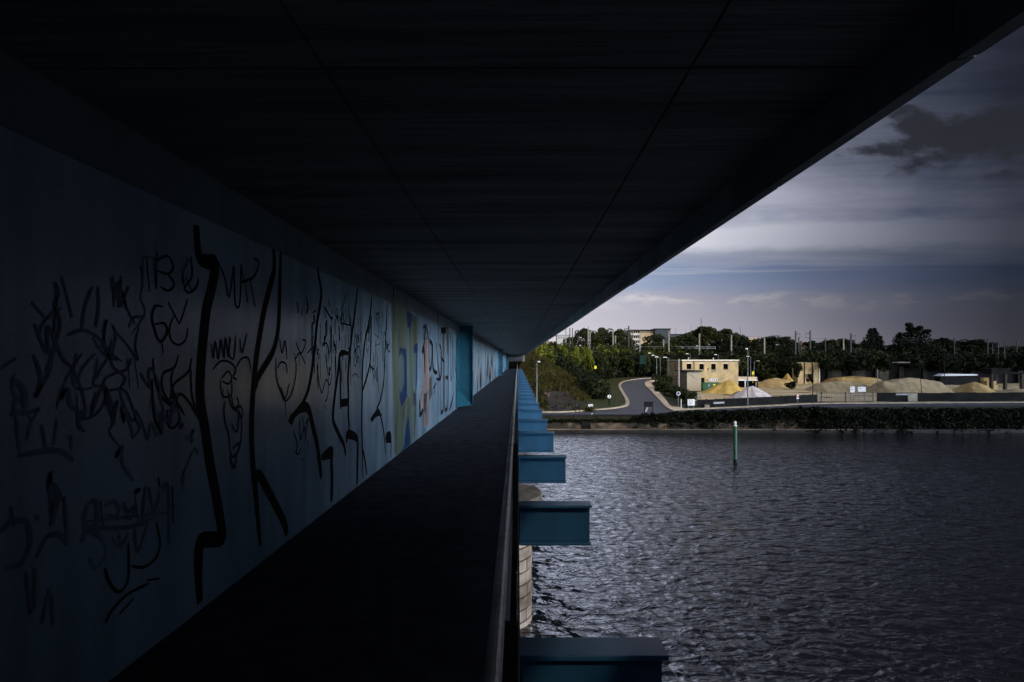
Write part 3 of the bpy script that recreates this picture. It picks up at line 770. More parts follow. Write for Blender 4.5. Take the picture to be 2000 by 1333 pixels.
def round_sign(px, py, d, r, face, ring, label, zg=2.0, back=False):
    z = ZatD(py, d); x = XatD(px, d)
    t = empty('round_sign', (x, d, zg), label, 'road sign')
    b = MB(); b.tube((0,.03,-.2),(0,.03,z-zg+r*.9),.035,.035,8); b.build('post', M['darkmetal'] if back else M['galv'], t)
    b = MB(); b.tube((0,.0,z-zg),(0,-.02,z-zg),r,r,20); b.build('sign_ring', M[ring], t)
    b = MB(); b.tube((0,-.0205,z-zg),(0,-.026,z-zg),r*.72,r*.72,20); b.build('sign_face', M[face], t)
    return t
t = round_sign(1190, 775, 76.5, .25, 'lamphead', 'whitesheet', 'round white sign with a dark upright bar on the grass verge below the wood', back=True)
b = MB(); b.box(-.045,-.034,ZatD(775,76.5)-2-.19,.045,-.027,ZatD(775,76.5)-2+.19); b.build('sign_bar', M['darkmetal'], t)
b = MB(); b.box(-.11,-.01,-.2,.11,.024,ZatD(779,76.5)-2-.05); b.build('base_board', M['darkmetal'], t)
t = round_sign(1325, 769, 71.2, .25, 'bluesign', 'whitesheet', 'round blue sign with white ring beside the pavement bushes')
t = round_sign(1558, 773, 77.4, .21, 'whitesheet', 'redsign', 'round red-ringed white sign before the dark yard wall')
b = MB(); dd = 77.4; z = ZatD(778,dd)-2; b.box(-.17,-.02,z-.12,.17,.0,z+.12); b.build('sub_plate', M['whitesheet'], t)

def panel_sign(px0, py0, px1, py1, d, label, legs=True, marks=0, zg=2.0, leg_mat='galv', m='whitesheet'):
    x0, x1 = XatD(px0,d), XatD(px1,d); z0, z1 = ZatD(py1,d)-zg, ZatD(py0,d)-zg
    cx = (x0+x1)/2; hw = (x1-x0)/2
    t = empty('sign_panel', (cx, d, zg), label, 'sign')
    b = MB(); b.box(-hw,-.02,z0,hw,.02,z1); b.build('board', M[m], t)
    for sx in (-.7,.7):
        b = MB(); b.box(sx*hw-.03,.0205,-.2,sx*hw+.03,.07,z1-.02); b.build('leg', M[leg_mat], t)
    if marks:
        b = MB(); h = (z1-z0)/(marks+1)
        for i in range(marks):
            w = hw*(.8 if i % 2 else .6); b.box(-hw*.82, -.026, z1-(i+.8)*h-.02, -hw*.82+w*1.9*(.85 if i % 2 else .8), -.0205, z1-(i+.8)*h+h*.22)
        b.build('text_lines', M['greymark'], t)
    return t
panel_sign(1149, 790, 1158, 796, 71.5, 'small white rectangular sign at the foot of the grassy embankment', marks=2)
panel_sign(1343, 780, 1357, 792.5, 70.7, 'white information panel with lines of text before the dark yard wall', marks=5)
panel_sign(1660.5, 755, 1669.5, 767, 84, 'narrow white notice with dark emblem behind the yard gate', marks=2)
panel_sign(1675.5, 756, 1691, 765.5, 84.5, 'wide white notice board behind the yard gate', marks=1)
panel_sign(1300, 761, 1308.5, 763.5, 93, 'thin white name plate among the bushes by the pavement', marks=0)
b = MB(); b.box(-.035,-.035,-.2,.035,.035,1.28)
at(simple('gate_post', b, M['whitesheet'], (0,0,0), 'thin white post beside the pavement at the yard corner', 'post'), XatD(1330.5,70.3), 70.3, 2.0)
b = MB(); b.box(-.32,-.2,0,.32,.2,.42); b.box(-.35,-.22,.421,.35,.22,.46)
at(simple('cabinet', b, M['greywall'], (0,0,0), 'small pale utility cabinet at the foot of the dark yard wall', 'cabinet'), XatD(1380,71.6), 71.6, 2.0)

# yard front wall, gate, right-hand wall --------------------------------
wallpts = [(22.5,71.4),(29,74.3),(42.4,80.6)]
yw = empty('yard_wall', (22.5,71.4,2), 'long low dark concrete yard wall with post tops left of the gate', 'wall')
b = MB(); c = MB(); n = 0
L0 = 0
for (a, e) in zip(wallpts[:-1], wallpts[1:]):
    dx, dy = e[0]-a[0], e[1]-a[1]; l = math.hypot(dx, dy); ang = math.atan2(dy, dx); k = 0
    while k < l - .1:
        w = min(1.5, l-k); m = k + w/2; h = 1.08 + .012*((L0+k)/2)
        cx, cy = a[0]+dx/l*m-22.5, a[1]+dy/l*m-71.4
        b.obox((cx, cy), ang, w/2-.005, .06, -.1, h + rng.uniform(-.01,.01), 0)
        px_, py_ = a[0]+dx/l*k-22.5, a[1]+dy/l*k-71.4
        c.obox((px_, py_-.09), ang, .06, .028, -.1, h+.11)
        k += w
    L0 += l
b.build('wall_panels', M['darkwall'], yw); c.build('wall_posts', M['darktrim'], yw)
b = MB(); b.obox((3.2, 1.25), .42, .9, .004, .5, .74); b.build('poster', M['greymark'], yw)
gt = empty('yard_gate', (43.0, 81.5, 2), 'pale sliding railing gate closing the sandy yard', 'gate')
b = MB(); gl = 8.6
b.tube((0,0,.12),(gl,.9,.12),.035,n=6); b.tube((0,0,1.36),(gl,.9,1.36),.035,n=6); b.build('gate_frame', M['darktrim'], gt)
b = MB()
for i in range(34): b.tube((gl*i/33,.9*i/33,.155),(gl*i/33,.9*i/33,1.325),.028,n=6)
b.build('gate_bars', M['galv'], gt)
for i, hh in ((0,1.6),(.07,1.5),(.5,1.5),(1,1.55)):
    b = MB(); b.box(gl*i-.06,.9*i+.08,-.2,gl*i+.06,.9*i+.2,hh); b.build('post', M['darktrim'] if 0 < i < 1 else M['greywall'], gt)
rwall = empty('boundary_wall', (52.2, 82.6, 2), 'long dark boundary wall right of the yard gate', 'wall')
b = MB(); x = 0
while x < 90:
    b.box(x, x*.05, -.1, x+2.46, x*.05+.12, 1.32 + rng.uniform(-.05,.05) - (.0)); x += 2.5
b.build('wall_panels', M['darkwall'], rwall)
b = MB(); x0 = XatD(1771,82.8)-52.2; b.box(x0, -.03, .05, x0+1.4, -.002, 1.27); b.build('grey_patch', M['greywall'], rwall)
b = MB(); x0 = XatD(1748,82.8)-52.2; b.box(x0, -.03, 1.0, x0+1.7, -.002, 1.25); b.build('pale_patch', M['greymark'], rwall)

# cream building ---------------------------------------------------------
bx0, by0, bx1, by1, bt = 33.6, 116., 45.0, 128., 8.22
bd = empty('cream_building', (bx0, by0, 2), 'derelict two-storey cream flat-roofed building with dark windows in the sandy yard', 'building')
def face_wall(b, x0, x1, z0, z1, holes, y, t):     # wall facing the river with real openings
    xs = sorted({x0, x1, *[h[0] for h in holes], *[h[1] for h in holes]}); zs = sorted({z0, z1, *[h[2] for h in holes], *[h[3] for h in holes]})
    for i in range(len(xs)-1):
        for j in range(len(zs)-1):
            cx, cz = (xs[i]+xs[i+1])/2, (zs[j]+zs[j+1])/2
            if any(h[0] < cx < h[1] and h[2] < cz < h[3] for h in holes): continue
            b.face([(xs[i],y,zs[j]),(xs[i+1],y,zs[j]),(xs[i+1],y,zs[j+1]),(xs[i],y,zs[j+1])])
    for h in holes:
        b.face([(h[0],y,h[2]),(h[0],y,h[3]),(h[0],y+t,h[3]),(h[0],y+t,h[2])]); b.face([(h[1],y,h[2]),(h[1],y,h[3]),(h[1],y+t,h[3]),(h[1],y+t,h[2])])
        b.face([(h[0],y,h[2]),(h[1],y,h[2]),(h[1],y+t,h[2]),(h[0],y+t,h[2])]); b.face([(h[0],y,h[3]),(h[1],y,h[3]),(h[1],y+t,h[3]),(h[0],y+t,h[3])])
wins = [(1341,1350.5,711,721.5),(1366,1375,711,724.5),(1389,1398,711,726),(1413,1422,711,721.5)]
holes = [(XatD(a,by0)-bx0, XatD(c,by0)-bx0, ZatD(f_,by0)-2, ZatD(e,by0)-2) for a, c, e, f_ in wins]
door = (XatD(1369,by0)-bx0, XatD(1376,by0)-bx0, .9, ZatD(738.5,by0)-2)
W_, D_, H_ = bx1-bx0, by1-by0, bt-2
b = MB(); face_wall(b, 0, W_, -.1, H_-.42, holes+[door], 0, .3)
b.face([(0,0,-.1),(0,D_,-.1),(0,D_,H_-.42),(0,0,H_-.42)]); b.face([(W_,0,-.1),(W_,D_,-.1),(W_,D_,H_-.42),(W_,0,H_-.42)]); b.face([(0,D_,-.1),(W_,D_,-.1),(W_,D_,H_-.42),(0,D_,H_-.42)])
b.build('walls', M['render'], bd)
b = MB(); b.box(-.12,-.12,H_-.30,W_+.12,D_+.12,H_); b.build('parapet', M['trim'], bd)
b = MB(); b.box(-.05,-.05,H_-.418,W_+.05,D_+.05,H_-.302); b.build('dark_cornice_band', M['darktrim'], bd)  # dark trim line below the parapet
for h in holes:
    b = MB(); b.box(h[0], .28, h[2], h[1], .31, h[3]); w = b.build('window', M['darkvoid'], bd)
    b = MB(); b.box(h[0]-.08, -.09, h[2]-.14, h[1]+.08, -.002, h[2]-.02); b.build('sill', M['greywall'], w)
    b = MB(); b.box(h[0]-.05, -.012, h[3]+.01, h[1]+.05, -.002, h[3]+.2); b.build('lintel', M['trim'], w)
for i, hz in ((1, .42), (2, .62)):
    h = holes[i]; b = MB(); b.box(h[0], .05, h[2], h[1], .10, h[2]+hz*.6); b.build('window_railing', M['greywall'], bd)
b = MB(); b.box(door[0], .28, door[2], door[1], .31, door[3]); b.build('door_opening', M['darkvoid'], bd)
b = MB(); xx = XatD(1355.5,by0)-bx0; b.box(xx-.06, -.10, 3.4, xx+.06, -.003, H_+.1); b.build('drain_pipe', M['redbrown'], bd)
b = MB(); xx = XatD(1383,by0)-bx0; b.tube((xx,-.02,ZatD(721,by0)-2),(xx,-.1,ZatD(721,by0)-2),.16,.16,12); b.box(xx-.02,-.05,ZatD(732,by0)-2,xx+.02,-.021,ZatD(723,by0)-2); b.build('wall_lamp', M['redbrown'], bd)
b = MB(); b.box(-.03, 5.2, H_-1.9, -.002, 5.7, H_-.9); b.build('slit_window', M['darktrim'], bd)
for px in (1346, 1395):
    b = MB(); xx = XatD(px,by0)-bx0; b.box(xx-.07,.5,H_,xx+.07,.64,H_+.42); b.build('roof_vent', M['trim'], bd)
# annex in front of the left end
ax0, ay0, ax1, at_ = 32.35, 109., 35.15, ZatD(726.3,109.)
b = MB(); b.box(ax0-bx0, ay0-by0, -.1, ax1-bx0, -.004, at_-2); an = b.build('annex', M['annex'], bd, bevel=.02)
b = MB(); b.box(ax0-bx0-.35, ay0-by0-.35, at_-2+.002, ax1-bx0+.2, -.006, at_-2+.22); b.build('flat_roof', M['darktrim'], an)
b = MB(); b.box(ax0-bx0-.01, ay0-by0-.012, .02, ax1-bx0+.01, ay0-by0-.001, .22); b.build('plinth', M['darktrim'], an)
# low grey wall before the annex
b = MB(); x0 = XatD(1350,84)-XatD(1360,84); b.box(x0, -.12, -.1, -x0*.9, .12, ZatD(768.5,84)-2); b.box(x0-.03,-.15,ZatD(768.5,84)-1.999,-x0*.9+.03,.15,ZatD(767,84)-2)
at(simple('block_wall', b, M['greywall'], (0,0,0), 'low grey block wall with dark coping in front of the cream annex', 'wall'), XatD(1360,84), 84, 2.0)

# green container with a white banner above it
ct = empty('green_container', (XatD(1386,112), 112, 2), 'green skip container with yellow and pale marks beside the cream annex', 'container')
hw = 16.5*112/F
b = MB(); b.prism([(-hw,.15),(hw,.15),(hw,1.72),(-hw,1.72)], 1, -1.0, 1.0)
b.build('box', M['skip'], ct)
b = MB()
for i in range(9): b.box(-hw+.1+i*(2*hw-.3)/8, -1.06, .16, -hw+.2+i*(2*hw-.3)/8, -1.002, 1.6)
b.box(-hw-.04,-1.07,1.61,hw+.04,-1.002,1.74); b.build('ribs', M['skip'], ct)
b = MB(); b.prism([(-.32,1.45),(.32,1.45),(.12,1.25),(.05,1.0),(-.12,1.2)], 1, -1.075, -1.065); o = b.build('yellow_mark', M['yellow'], ct); o.location = (.55,0,0)
b = MB(); b.box(-.62,-1.075,.95,-.36,-1.065,1.4); b.build('pale_mark', M['greymark'], ct)
b = MB(); b.box(-hw+.1,-.9,-.05,-hw+.4,.9,.149); b.box(hw-.4,-.9,-.05,hw-.1,.9,.149); b.build('skid', M['darkmetal'], ct)
bn = empty('banner', (XatD(1393,114.6), 114.6, 2), 'white banner with four dark marks above the green container', 'banner')
hw = 8.3*114.6/F; z0, z1 = ZatD(744.5,114.6)-2, ZatD(740.3,114.6)-2
b = MB(); b.box(-hw,-.01,z0,hw,.01,z1); b.build('sheet', M['whitesheet'], bn)
for i, m in enumerate(('purple','bluesign','bluesign','darkmetal')):
    xx = -hw*.72 + i*hw*.5; b = MB(); b.box(xx-.11,-.016,z0+.08,xx+.11,-.0105,z1-.1); b.build('mark', M[m], bn)
for sx in (-.9,.9):
    b = MB(); b.tube((sx*hw,.05,-.1),(sx*hw,.05,z1),.03,n=6); b.build('pole', M['galv'], bn)
b = MB(); b.lathe([(.30,0),(.33,.1),(.33,1.25),(.25,1.4),(.1,1.46)],0,0,16)
at(simple('water_tank', b, M['whitesheet'], (0,0,0), 'tall white tank standing between the container and the yellow sand heap', 'tank', smooth=False), XatD(1409.5,113.6), 113.6, 2.02)
b = MB(); b.box(-.55,-.5,0,.55,.5,1.45); b.box(-.6,-.55,1.452,.6,.55,1.52)
at(simple('storage_cabin', b, M['whitesheet'], (0,0,0), 'small white cabin half hidden by the yellow sand heap', 'cabin'), XatD(1421,114.), 114., 2.02)
# low open shed right of the building
sd = empty('open_shed', (XatD(1458,124), 124, 2), 'long low shed with a white front edge right of the cream building', 'shed')
hw = 22*124/F; z1 = ZatD(744,124)-2
b = MB(); b.box(-hw,-.05,z1,hw,4.,z1+.16); b.build('roof_edge', M['whitesheet'], sd)
b = MB(); b.box(-hw,.3,z1+.162,hw,4.,z1+.8); b.build('upper_load', M['pave'], sd)
b = MB(); b.box(-hw,1.2,-.05,hw,3.9,z1-.002); b.build('dark_body', M['darkvoid'], sd)
for sx in (-.98,-.1,.98):
    b = MB(); b.box(sx*hw-.09,.0,-.1,sx*hw+.09,.18,z1-.002); b.build('support', M['whitesheet'] if sx == -.1 else M['darkmetal'], sd)
b = MB(); b.tube((0,0,-.1),(0,0,1.75),.05,n=6); b.box(-.22,-.06,1.75,.22,-.0,2.4)
at(simple('yellow_marker', b, M['yellow'], (0,0,0), 'small yellow marker board standing over the low shed', 'marker'), XatD(1470.5,122.5), 122.5, 2.9+.4)

# heaps --------------------------------------------------------------------
def heap(px, pbase, wpx, hpx, dep, m, label, ridge=0., seed=1, skew=0.):
    d = 6*F/(pbase-705); ry = dep; dc = d + ry*.8; x = XatD(px, dc); rx = wpx*dc/F/2; h = hpx*dc/F*.98
    rr = np.random.RandomState(seed); ph = rr.uniform(0,6.28,6)
    b = MB(); n = 46; k = 22; v = [(skew*rx*.3, 0, h)]
    def zf(q): return h*max(0, (1-q))**1.0
    vs = []
    for j in range(1, k+1):
        q = j/k
        for i in range(n):
            t = 2*math.pi*i/n
            w = 1 + .10*math.sin(2*t+ph[0]) + .07*math.sin(3*t+ph[1]) + .04*math.sin(7*t+ph[2])
            gx = math.copysign(min(1, abs(math.cos(t))), math.cos(t))
            cx = ridge*rx*math.copysign(min(1, abs(math.cos(t))*1.6), math.cos(t))
            x_ = cx*min(1, q*3) + (rx-abs(cx))*q*math.cos(t)*w + skew*rx*.3*(1-q); y_ = ry*q*math.sin(t)*w
            zz = h*(1 - q**1.12)*(1 + .02*math.sin(5*t+9*q+ph[3])) - (h*.05*(1-q) if j < 3 else 0)*0
            zz -= h*(.05 if ridge < .4 else .13)*abs(math.sin((6 if ridge < .4 else 13)*t+ph[4]+2.2*q))*q*(1-q)*4*.5
            zz += h*.05*(math.sin(11*t+13*q+ph[5])*math.sin(17*q+3*t) + .8*rr.uniform(-1,1))*min(1, 4*q*(1-q)+.0)
            if j == 1: zz = h*.985*(1 if ridge == 0 else .99)
            vs.append((x_, y_, max(zz, -.05 if j == k else 0)))
    v += vs
    f = [(0, 1+i, 1+(i+1) % n) for i in range(n)]
    for j in range(k-1):
        for i in range(n):
            a = 1+j*n+i; c = 1+j*n+(i+1) % n; f.append((a, a+n, c+n, c))
    b.mesh(v, f)
    return at(tag(b.build('sand_heap', M[m], None, smooth=True, org=(0,0,0)), label, 'sand heap', 'heaps of sand and gravel in the yard'), x, dc, 2.04)
heap(1414, 770, 84, 27, 2.8, 'ysand', 'pointed yellow sand heap in front of the cream building', seed=3, skew=.95)
heap(1392, 769, 40, 4, 1.5, 'ysand', 'low spread of yellow sand left of the pointed yellow heap', seed=12)
heap(1472, 781, 80, 25, 2.6, 'wsand', 'whitish gravel heap by the lamp post', seed=5, skew=-.2)
heap(1443, 777, 40, 12, 2.0, 'tsand', 'small tan gravel heap between the yellow and whitish heaps', seed=6)
heap(1516, 759, 82, 19, 4.5, 'bsand', 'broad brown earth heap left of the buttressed wall', ridge=.35, seed=7)
heap(1538, 752, 30, 22, 2.5, 'ysand', 'small ochre peak behind the broad brown earth heap', seed=8)
heap(1640, 767, 130, 20, 5.5, 'tsand', 'long flat tan gravel mound behind the gate', ridge=.55, seed=9)
heap(1668, 752, 120, 16, 6, 'bsand', 'long dark earth bank below the dark retaining wall', ridge=.6, seed=10)
heap(1776, 770, 152, 30, 4.6, 'tsand', 'large streaky tan gravel heap behind the boundary wall', ridge=.66, seed=11)
heap(1903, 769, 64, 21, 3.6, 'bsand', 'dim brown earth heap right of the large streaky heap', ridge=.3, seed=13)
heap(1985, 769, 60, 8, 3., 'tsand', 'low pale heap at the far right edge of the yard', ridge=.4, seed=14)

# retaining walls ------------------------------------------------------------
M['slabwall'] = mat('dim_concrete_bay', (.055,.05,.038), .9, .4, .8)
dW = 147.
t = empty('buttressed_wall', (XatD(1558,dW), dW, 2), 'tall pale concrete wall block with vertical ribs before the dark wood', 'wall')
w = 43*dW/F; hh = ZatD(708,dW)-2
b = MB(); b.box(0,0,-.2,w,3,hh-.12); b.build('wall_body', M['render'], t)
b = MB(); b.box(-.1,-.1,hh-.118,w+.1,3.1,hh); b.build('coping', M['greywall'], t)
for q in (.30,.66):
    b = MB(); b.box(w*q-.12,-.14,-.2,w*q+.12,-.002,hh-.12); b.build('rib', M['darktrim'], t)
b = MB(); b.box(w-.28,-.16,-.2,w-.003,-.002,hh-.14); b.build('pilaster', M['trim'], t)
t = empty('retaining_wall', (XatD(1603,dW+2), dW+2, 2), 'long dark retaining wall with bays beneath the wooded slope', 'wall')
b = MB(); w = 62.; hh = 4.9; b.box(0,0,-.2,w,2,hh); b.build('wall_body', M['darkwall'], t)  # continues the pale block; its shade is put into the dark colour
for i in range(10):
    b = MB(); b.box(1.5+i*6.2,-.7,-.2,2.6+i*6.2,-.003,hh-.4); b.build('buttress', M['darktrim'], t)
for i in range(5):
    b = MB(); b.box(2.9+i*6.2,-.05,.4,5.4+i*6.2,-.004,hh-.9); b.build('bay_panel', M['slabwall'] if i < 3 else M['darkwall'], t)
b = MB(); b.box(-.12,-.1,0,.12,.1,1.6)
at(simple('site_sign', b, M['yellow'], (0,0,0), 'slim yellow panel leaning at the dark retaining wall', 'panel'), XatD(1647,144.5), 144.5, 2.1)

# ruins at the far right
t = empty('hopper_ruin', (XatD(1950,112), 112, 2), 'dim concrete hopper ruin at the right end of the yard', 'ruin')
b = MB()
for x in (-1.4, 1.3, 4.6): b.box(x-.2,-.3,-.1,x+.2,.3,3.4)
b.build('leg', M['slabwall'], t)
b = MB(); b.box(-1.8,-.6,3.402,1.8,2.,4.3); b.box(-2.,-.8,4.302,2.,2.2,4.5); b.build('hopper', M['darkwall'], t)
b = MB(); b.box(1.85,-.4,3.402,7.5,1.2,3.75); b.build('crossbeam', M['darkwall'], t)
t = empty('stacked_slabs', (XatD(1930,118), 118, 2), 'dim pile of broken slabs left of the hopper ruin', 'slab pile')
b = MB(); b.box(-1.6,-.8,0,1.4,.8,1.0); b.obox((.1,0),.2,1.2,.6,1.004,1.8); b.obox((-.4,0),-.15,.8,.5,1.804,2.5); b.build('slabs', M['bsand'], t)
b = MB(); b.prism([(-4.6,1.55),(4.6,1.7),(4.4,2.0),(-3.2,2.12)],1,-1.2,1.2); b.prism([(-4.4,-.8),(4.4,-.8),(4.4,1.54),(-4.4,1.54)],1,-1.,1.,1)
at(simple('covered_stack', b, [M['whitesheet'], M['darkwall']], (0,0,0), 'long low white covered stack at the back of the yard', 'stack'), XatD(1866,140), 140, 2.7)
b = MB(); b.box(-1.5,-1,0,1.5,1,3.0,1); b.prism([(-1.7,3.002),(1.7,3.002),(1.5,3.3),(-1.5,3.3)],1,-1.2,1.2)
at(simple('low_shed', b, [M['greymark'], M['darkwall']], (0,0,0), 'small dark shed with pale roof below the tall ragged tree', 'shed'), XatD(1760,150), 150, 4.4)

# lamps, poles, masts ---------------------------------------------------------
def lamp(px, pytop, d, label, arm=(-.9,-.3), zg=2.0, r=.07):
    x = XatD(px, d); z = ZatD(pytop, d) - zg
    t = empty('street_lamp', (x, d, zg), label, 'street lamp', 'street lamps on the far bank')
    b = MB(); b.tube((0,0,-.2),(0,0,z),r*1.25,r*.7,8); b.build('pole', M['galv'], t)
    b = MB(); b.tube((0,0,z-.03),(arm[0]*.5,arm[1]*.5,z+.08),.035,n=6); b.build('arm', M['galv'], t)
    b = MB(); ang = math.atan2(arm[1], arm[0])
    c, s = math.cos(ang), math.sin(ang); hl = .42
    prof = [(-hl,.0,.06),(-hl*.4,.05,.13),(hl*.5,.04,.15),(hl,.0,.08)]
    v = []
    for (u, zz, w) in prof:
        for (a, q) in ((-w,-.03),(w,-.03),(w*.7,.09),(-w*.7,.09)):
            ux = arm[0]*.5 + c*(u+hl) - s*a; uy = arm[1]*.5 + s*(u+hl) + c*a; v.append((ux, uy, z+.08+zz+q))
    f = [(0,1,2,3),(12,15,14,13)] + [(4*i+j, 4*i+(j+1)%4, 4*i+4+(j+1)%4, 4*i+4+j) for i in range(3) for j in range(4)]
    b.mesh(v, f); b.build('lamp_head', M['lamphead'], t)
    return t
lamp(1048.5, 709, 71.5, 'street lamp before the bare embankment beside the blue beams', arm=(.2,-.9))
lamp(1460.5, 684, 73.2, 'tall street lamp standing before the whitish gravel heap', arm=(-.5,-.9))
lamp(1289.5, 699, 128, 'nearest street lamp along the side road, left of the cream building', arm=(-1.,-.3), r=.08)
lamp(1282.5, 695.5, 150, 'second street lamp along the side road bend before the wooded slope', arm=(-1.2,-.3), r=.08)
lamp(1306, 699.5, 120, 'street lamp at the left corner of the cream building', arm=(-.9,-.3), r=.07)
lamp(1274, 691, 166, 'farthest street lamp where the side road disappears', arm=(-1.,-.3), r=.08)
lamp(1348, 692.5, 152, 'street lamp rising behind the left half of the cream roof', arm=(-.9,-.3))
lamp(1403, 694, 152, 'street lamp rising behind the right half of the cream roof', arm=(-.9,-.3))
lamp(1466, 697.5, 150, 'thin street lamp left of two behind the low shed', arm=(-.9,-.3))
lamp(1473, 706.5, 134, 'shorter street lamp right of two behind the low shed', arm=(.6,-.6))

def pole(px, pt, pb, d, r, m, label, lean=0., name='utility_pole', cat='pole', arm=None):
    z0 = ZatD(pb, d); z1 = ZatD(pt, d); x = XatD(px, d)
    t = empty(name, (x, d, z0), label, cat)
    b = MB(); b.tube((0,0,-.4),(lean,0,z1-z0),r,r*.75,8); b.build('shaft', M[m], t)
    if arm:
        b = MB()
        for (a0, a1, zz) in arm: b.tube((a0,0,z1-z0+zz),(a1,0,z1-z0+zz),.05,n=6)
        b.build('crossarm', M['darkmetal'], t)
    return t
pole(1341, 726, 799, 71.3, .06, 'darkmetal', 'thin dark pole in front of the cream annex')
pole(1325.5, 701.5, 762, 105, .22, 'mastconc', 'stout concrete pole with dark crossbar left of the annex', arm=[(-1.2,.6,-3.3),(-1.1,.5,-3.65)])
pole(1587, 722, 775, 86, .06, 'darkmetal', 'dark slightly leaning pole before the buttressed wall', lean=.12)
pole(1714, 722, 752, 140, .11, 'mastconc', 'short pale pole between the dark earth bank and streaky heap')
pole(1802, 690, 785, 84, .05, 'darkmetal', 'tall thin leaning pole before the large streaky heap', lean=-.62)
pole(1845, 666, 765, 110, .06, 'darkmetal', 'thin dark upright pole right of the large streaky heap')
pole(1053, 690, 705, 112, .03, 'darkmetal', 'thin bare stake on the embankment top next to the bridge')

G = 'railway masts along the wooded embankment'
masts = [ # px, top, base, d, kind, label
 (1105,643,672,180,'c','slim pale railway mast nearest the bridge edge'),
 (1113,641,672,181,'d','dark railway mast left of a close dark pair near the bridge'),
 (1118,641,672,182,'d','dark railway mast right of a close dark pair near the bridge'),
 (1149,638,688,177,'c','tall pale railway mast left of a close pair above sunlit bushes'),
 (1152.5,649,688,179,'c','short pale railway mast right of a close pair above sunlit bushes'),
 (1197.5,644,681,177,'c','tall pale railway mast left of a pair before the round trees'),
 (1202,656,681,179,'c','short pale railway mast right of a pair before the round trees'),
 (1228,637,675,186,'da','dark railway mast with side arm beside the apartment block'),
 (1234.5,645,684,183,'d','dark railway mast left of the apartment block windows'),
 (1250,649,688,176,'c','pale railway mast in front of the apartment block'),
 (1296,663,682,180,'c','stubby pale railway mast below the apartment block end'),
 (1306.5,647,700,175,'c','pale railway mast at the right end of the apartment block'),
 (1366,652,691,176,'c','pale railway mast behind the cream building roof'),
 (1428.5,655,692,176,'c','pale railway mast above the right end of the cream roof'),
 (1493,660,690,178,'c','pale railway mast in the dark trees right of the cream building'),
 (1554,647,688,178,'dl','dark railway mast left of the facing gantry pair'),
 (1560,659,690,180,'d','thin dark post beside the left gantry mast'),
 (1582.5,646,685,178,'dr','dark railway mast right of the facing gantry pair'),
 (1564.5,666,686,182,'d','short dark stump between the facing gantry masts'),
 (1612,661,685,180,'d','small dark mast right of the facing gantry pair'),
 (1647.5,661,696,176,'c','pale railway mast above the dark retaining wall'),
 (1662,651,685,179,'dl','dark railway mast with arms left of the poplars'),
 (1864,660,690,182,'d','thin dark mast above the dim round trees'),
 (1929,662,690,184,'d','dark mast left of the small gantry at the right edge'),
 (1938,672,690,186,'d','short dark mast left of the small square gantry'),
 (1986,668,690,186,'d','dark mast at the right edge of the skyline'),
]
for px, pt, pb, d, k, lb in masts:
    z0, z1 = ZatD(pb,d), ZatD(pt,d); h = z1-z0
    t = empty('railway_mast', (XatD(px,d), d, z0), lb, 'railway mast', G)
    m = 'mastconc' if k == 'c' else 'mastdark'
    b = MB()
    if k == 'c':
        b.box(-.18,-.15,-6,-.06,.15,h); b.box(.06,-.15,-6,.18,.15,h)
        for i in range(int(h/1.1)): b.box(-.059,-.1,.3+i*1.1,.059,.1,.62+i*1.1)
    else:
        r = .2 if k != 'd' else .13
        b.box(-r,-.13,-6,r,-.05,h); b.box(-r,.05,-6,r,.13,h); b.box(-.05,-.049,-6,.05,.049,h)
    b.build('mast', M[m], t)
    if k in ('da','dl','dr'):
        s = -1 if k in ('da','dr') else 1
        b = MB()
        for zz, ln in ((-.85,1.5),(-1.05,.7)): b.tube((s*.205,0,h+zz),(s*ln,0,h+zz-.0),.07,n=6)
        b.tube((s*.205,0,h-2.6),(s*1.5,0,h-2.1),.05,n=6); b.tube((s*1.35,0,h-.92),(s*1.35,0,h-2.12),.035,n=5)
        b.build('arm', M['mastdark'], t)
t = empty('signal_gantry', (XatD(1956,184), 184, 9.6), 'small square dark gantry on the skyline at the far right', 'gantry')
b = MB()
for x in (-1,1): b.box(x-.12,-.1,-.5,x+.12,.1,ZatD(667,184)-9.6)
b.build('post', M['mastdark'], t)
b = MB(); b.box(-.877,-.08,2.9,.877,.08,3.1); b.build('crossbeam', M['mastdark'], t)
# overhead wires
def wire(a, c, sag, label, r=.02):
    b = MB(); n = 14; pts = []
    for i in range(n+1):
        q = i/n; p = Vector(a).lerp(Vector(c), q); p.z -= sag*4*q*(1-q); pts.append(p)
    b.path(pts, r, 4)
    tag(b.build('overhead_wire', M['wire']), label, 'wire', 'overhead wires')
wire(P(1105,652,180), P(1197,657,178), .5, 'overhead wire between the left railway masts', .035)
wire(P(1197,657,178), P(1306,659,176), .5, 'overhead wire passing before the apartment block', .035)
wire(P(1554,657,178.2), P(1662,660,179), .6, 'overhead wire right of the facing gantry masts', .035)
wire(P(1400,652,178), P(1554,658,178.2), .5, 'overhead wire left of the facing gantry masts', .03)
wire(P(1341,727,71.3), P(1384,741,115.5), .6, 'cable from the thin dark pole to the cream facade', .02)
wire(P(1384,739,115.5), P(1432,728,115.9), .8, 'cable sagging across the cream facade', .02)
pole(1369.5, 621, 690, 205, .10, 'mastdark', 'tall aerial mast rising over the trees behind the cream building', name='aerial_mast', cat='mast', arm=[(-.25,.25,-1.2),(-.25,.25,-1.6)])
for px, pt, lb in ((1320,640,'thin aerial right of the apartment block on the skyline'),(1349.5,637,'thin aerial left of the tall aerial mast on the skyline'),(1446,639,'thin aerial over the right shoulder of the central trees')):
    pole(px, pt, 668, 240, .07, 'mastdark', lb, name='aerial_mast', cat='mast')
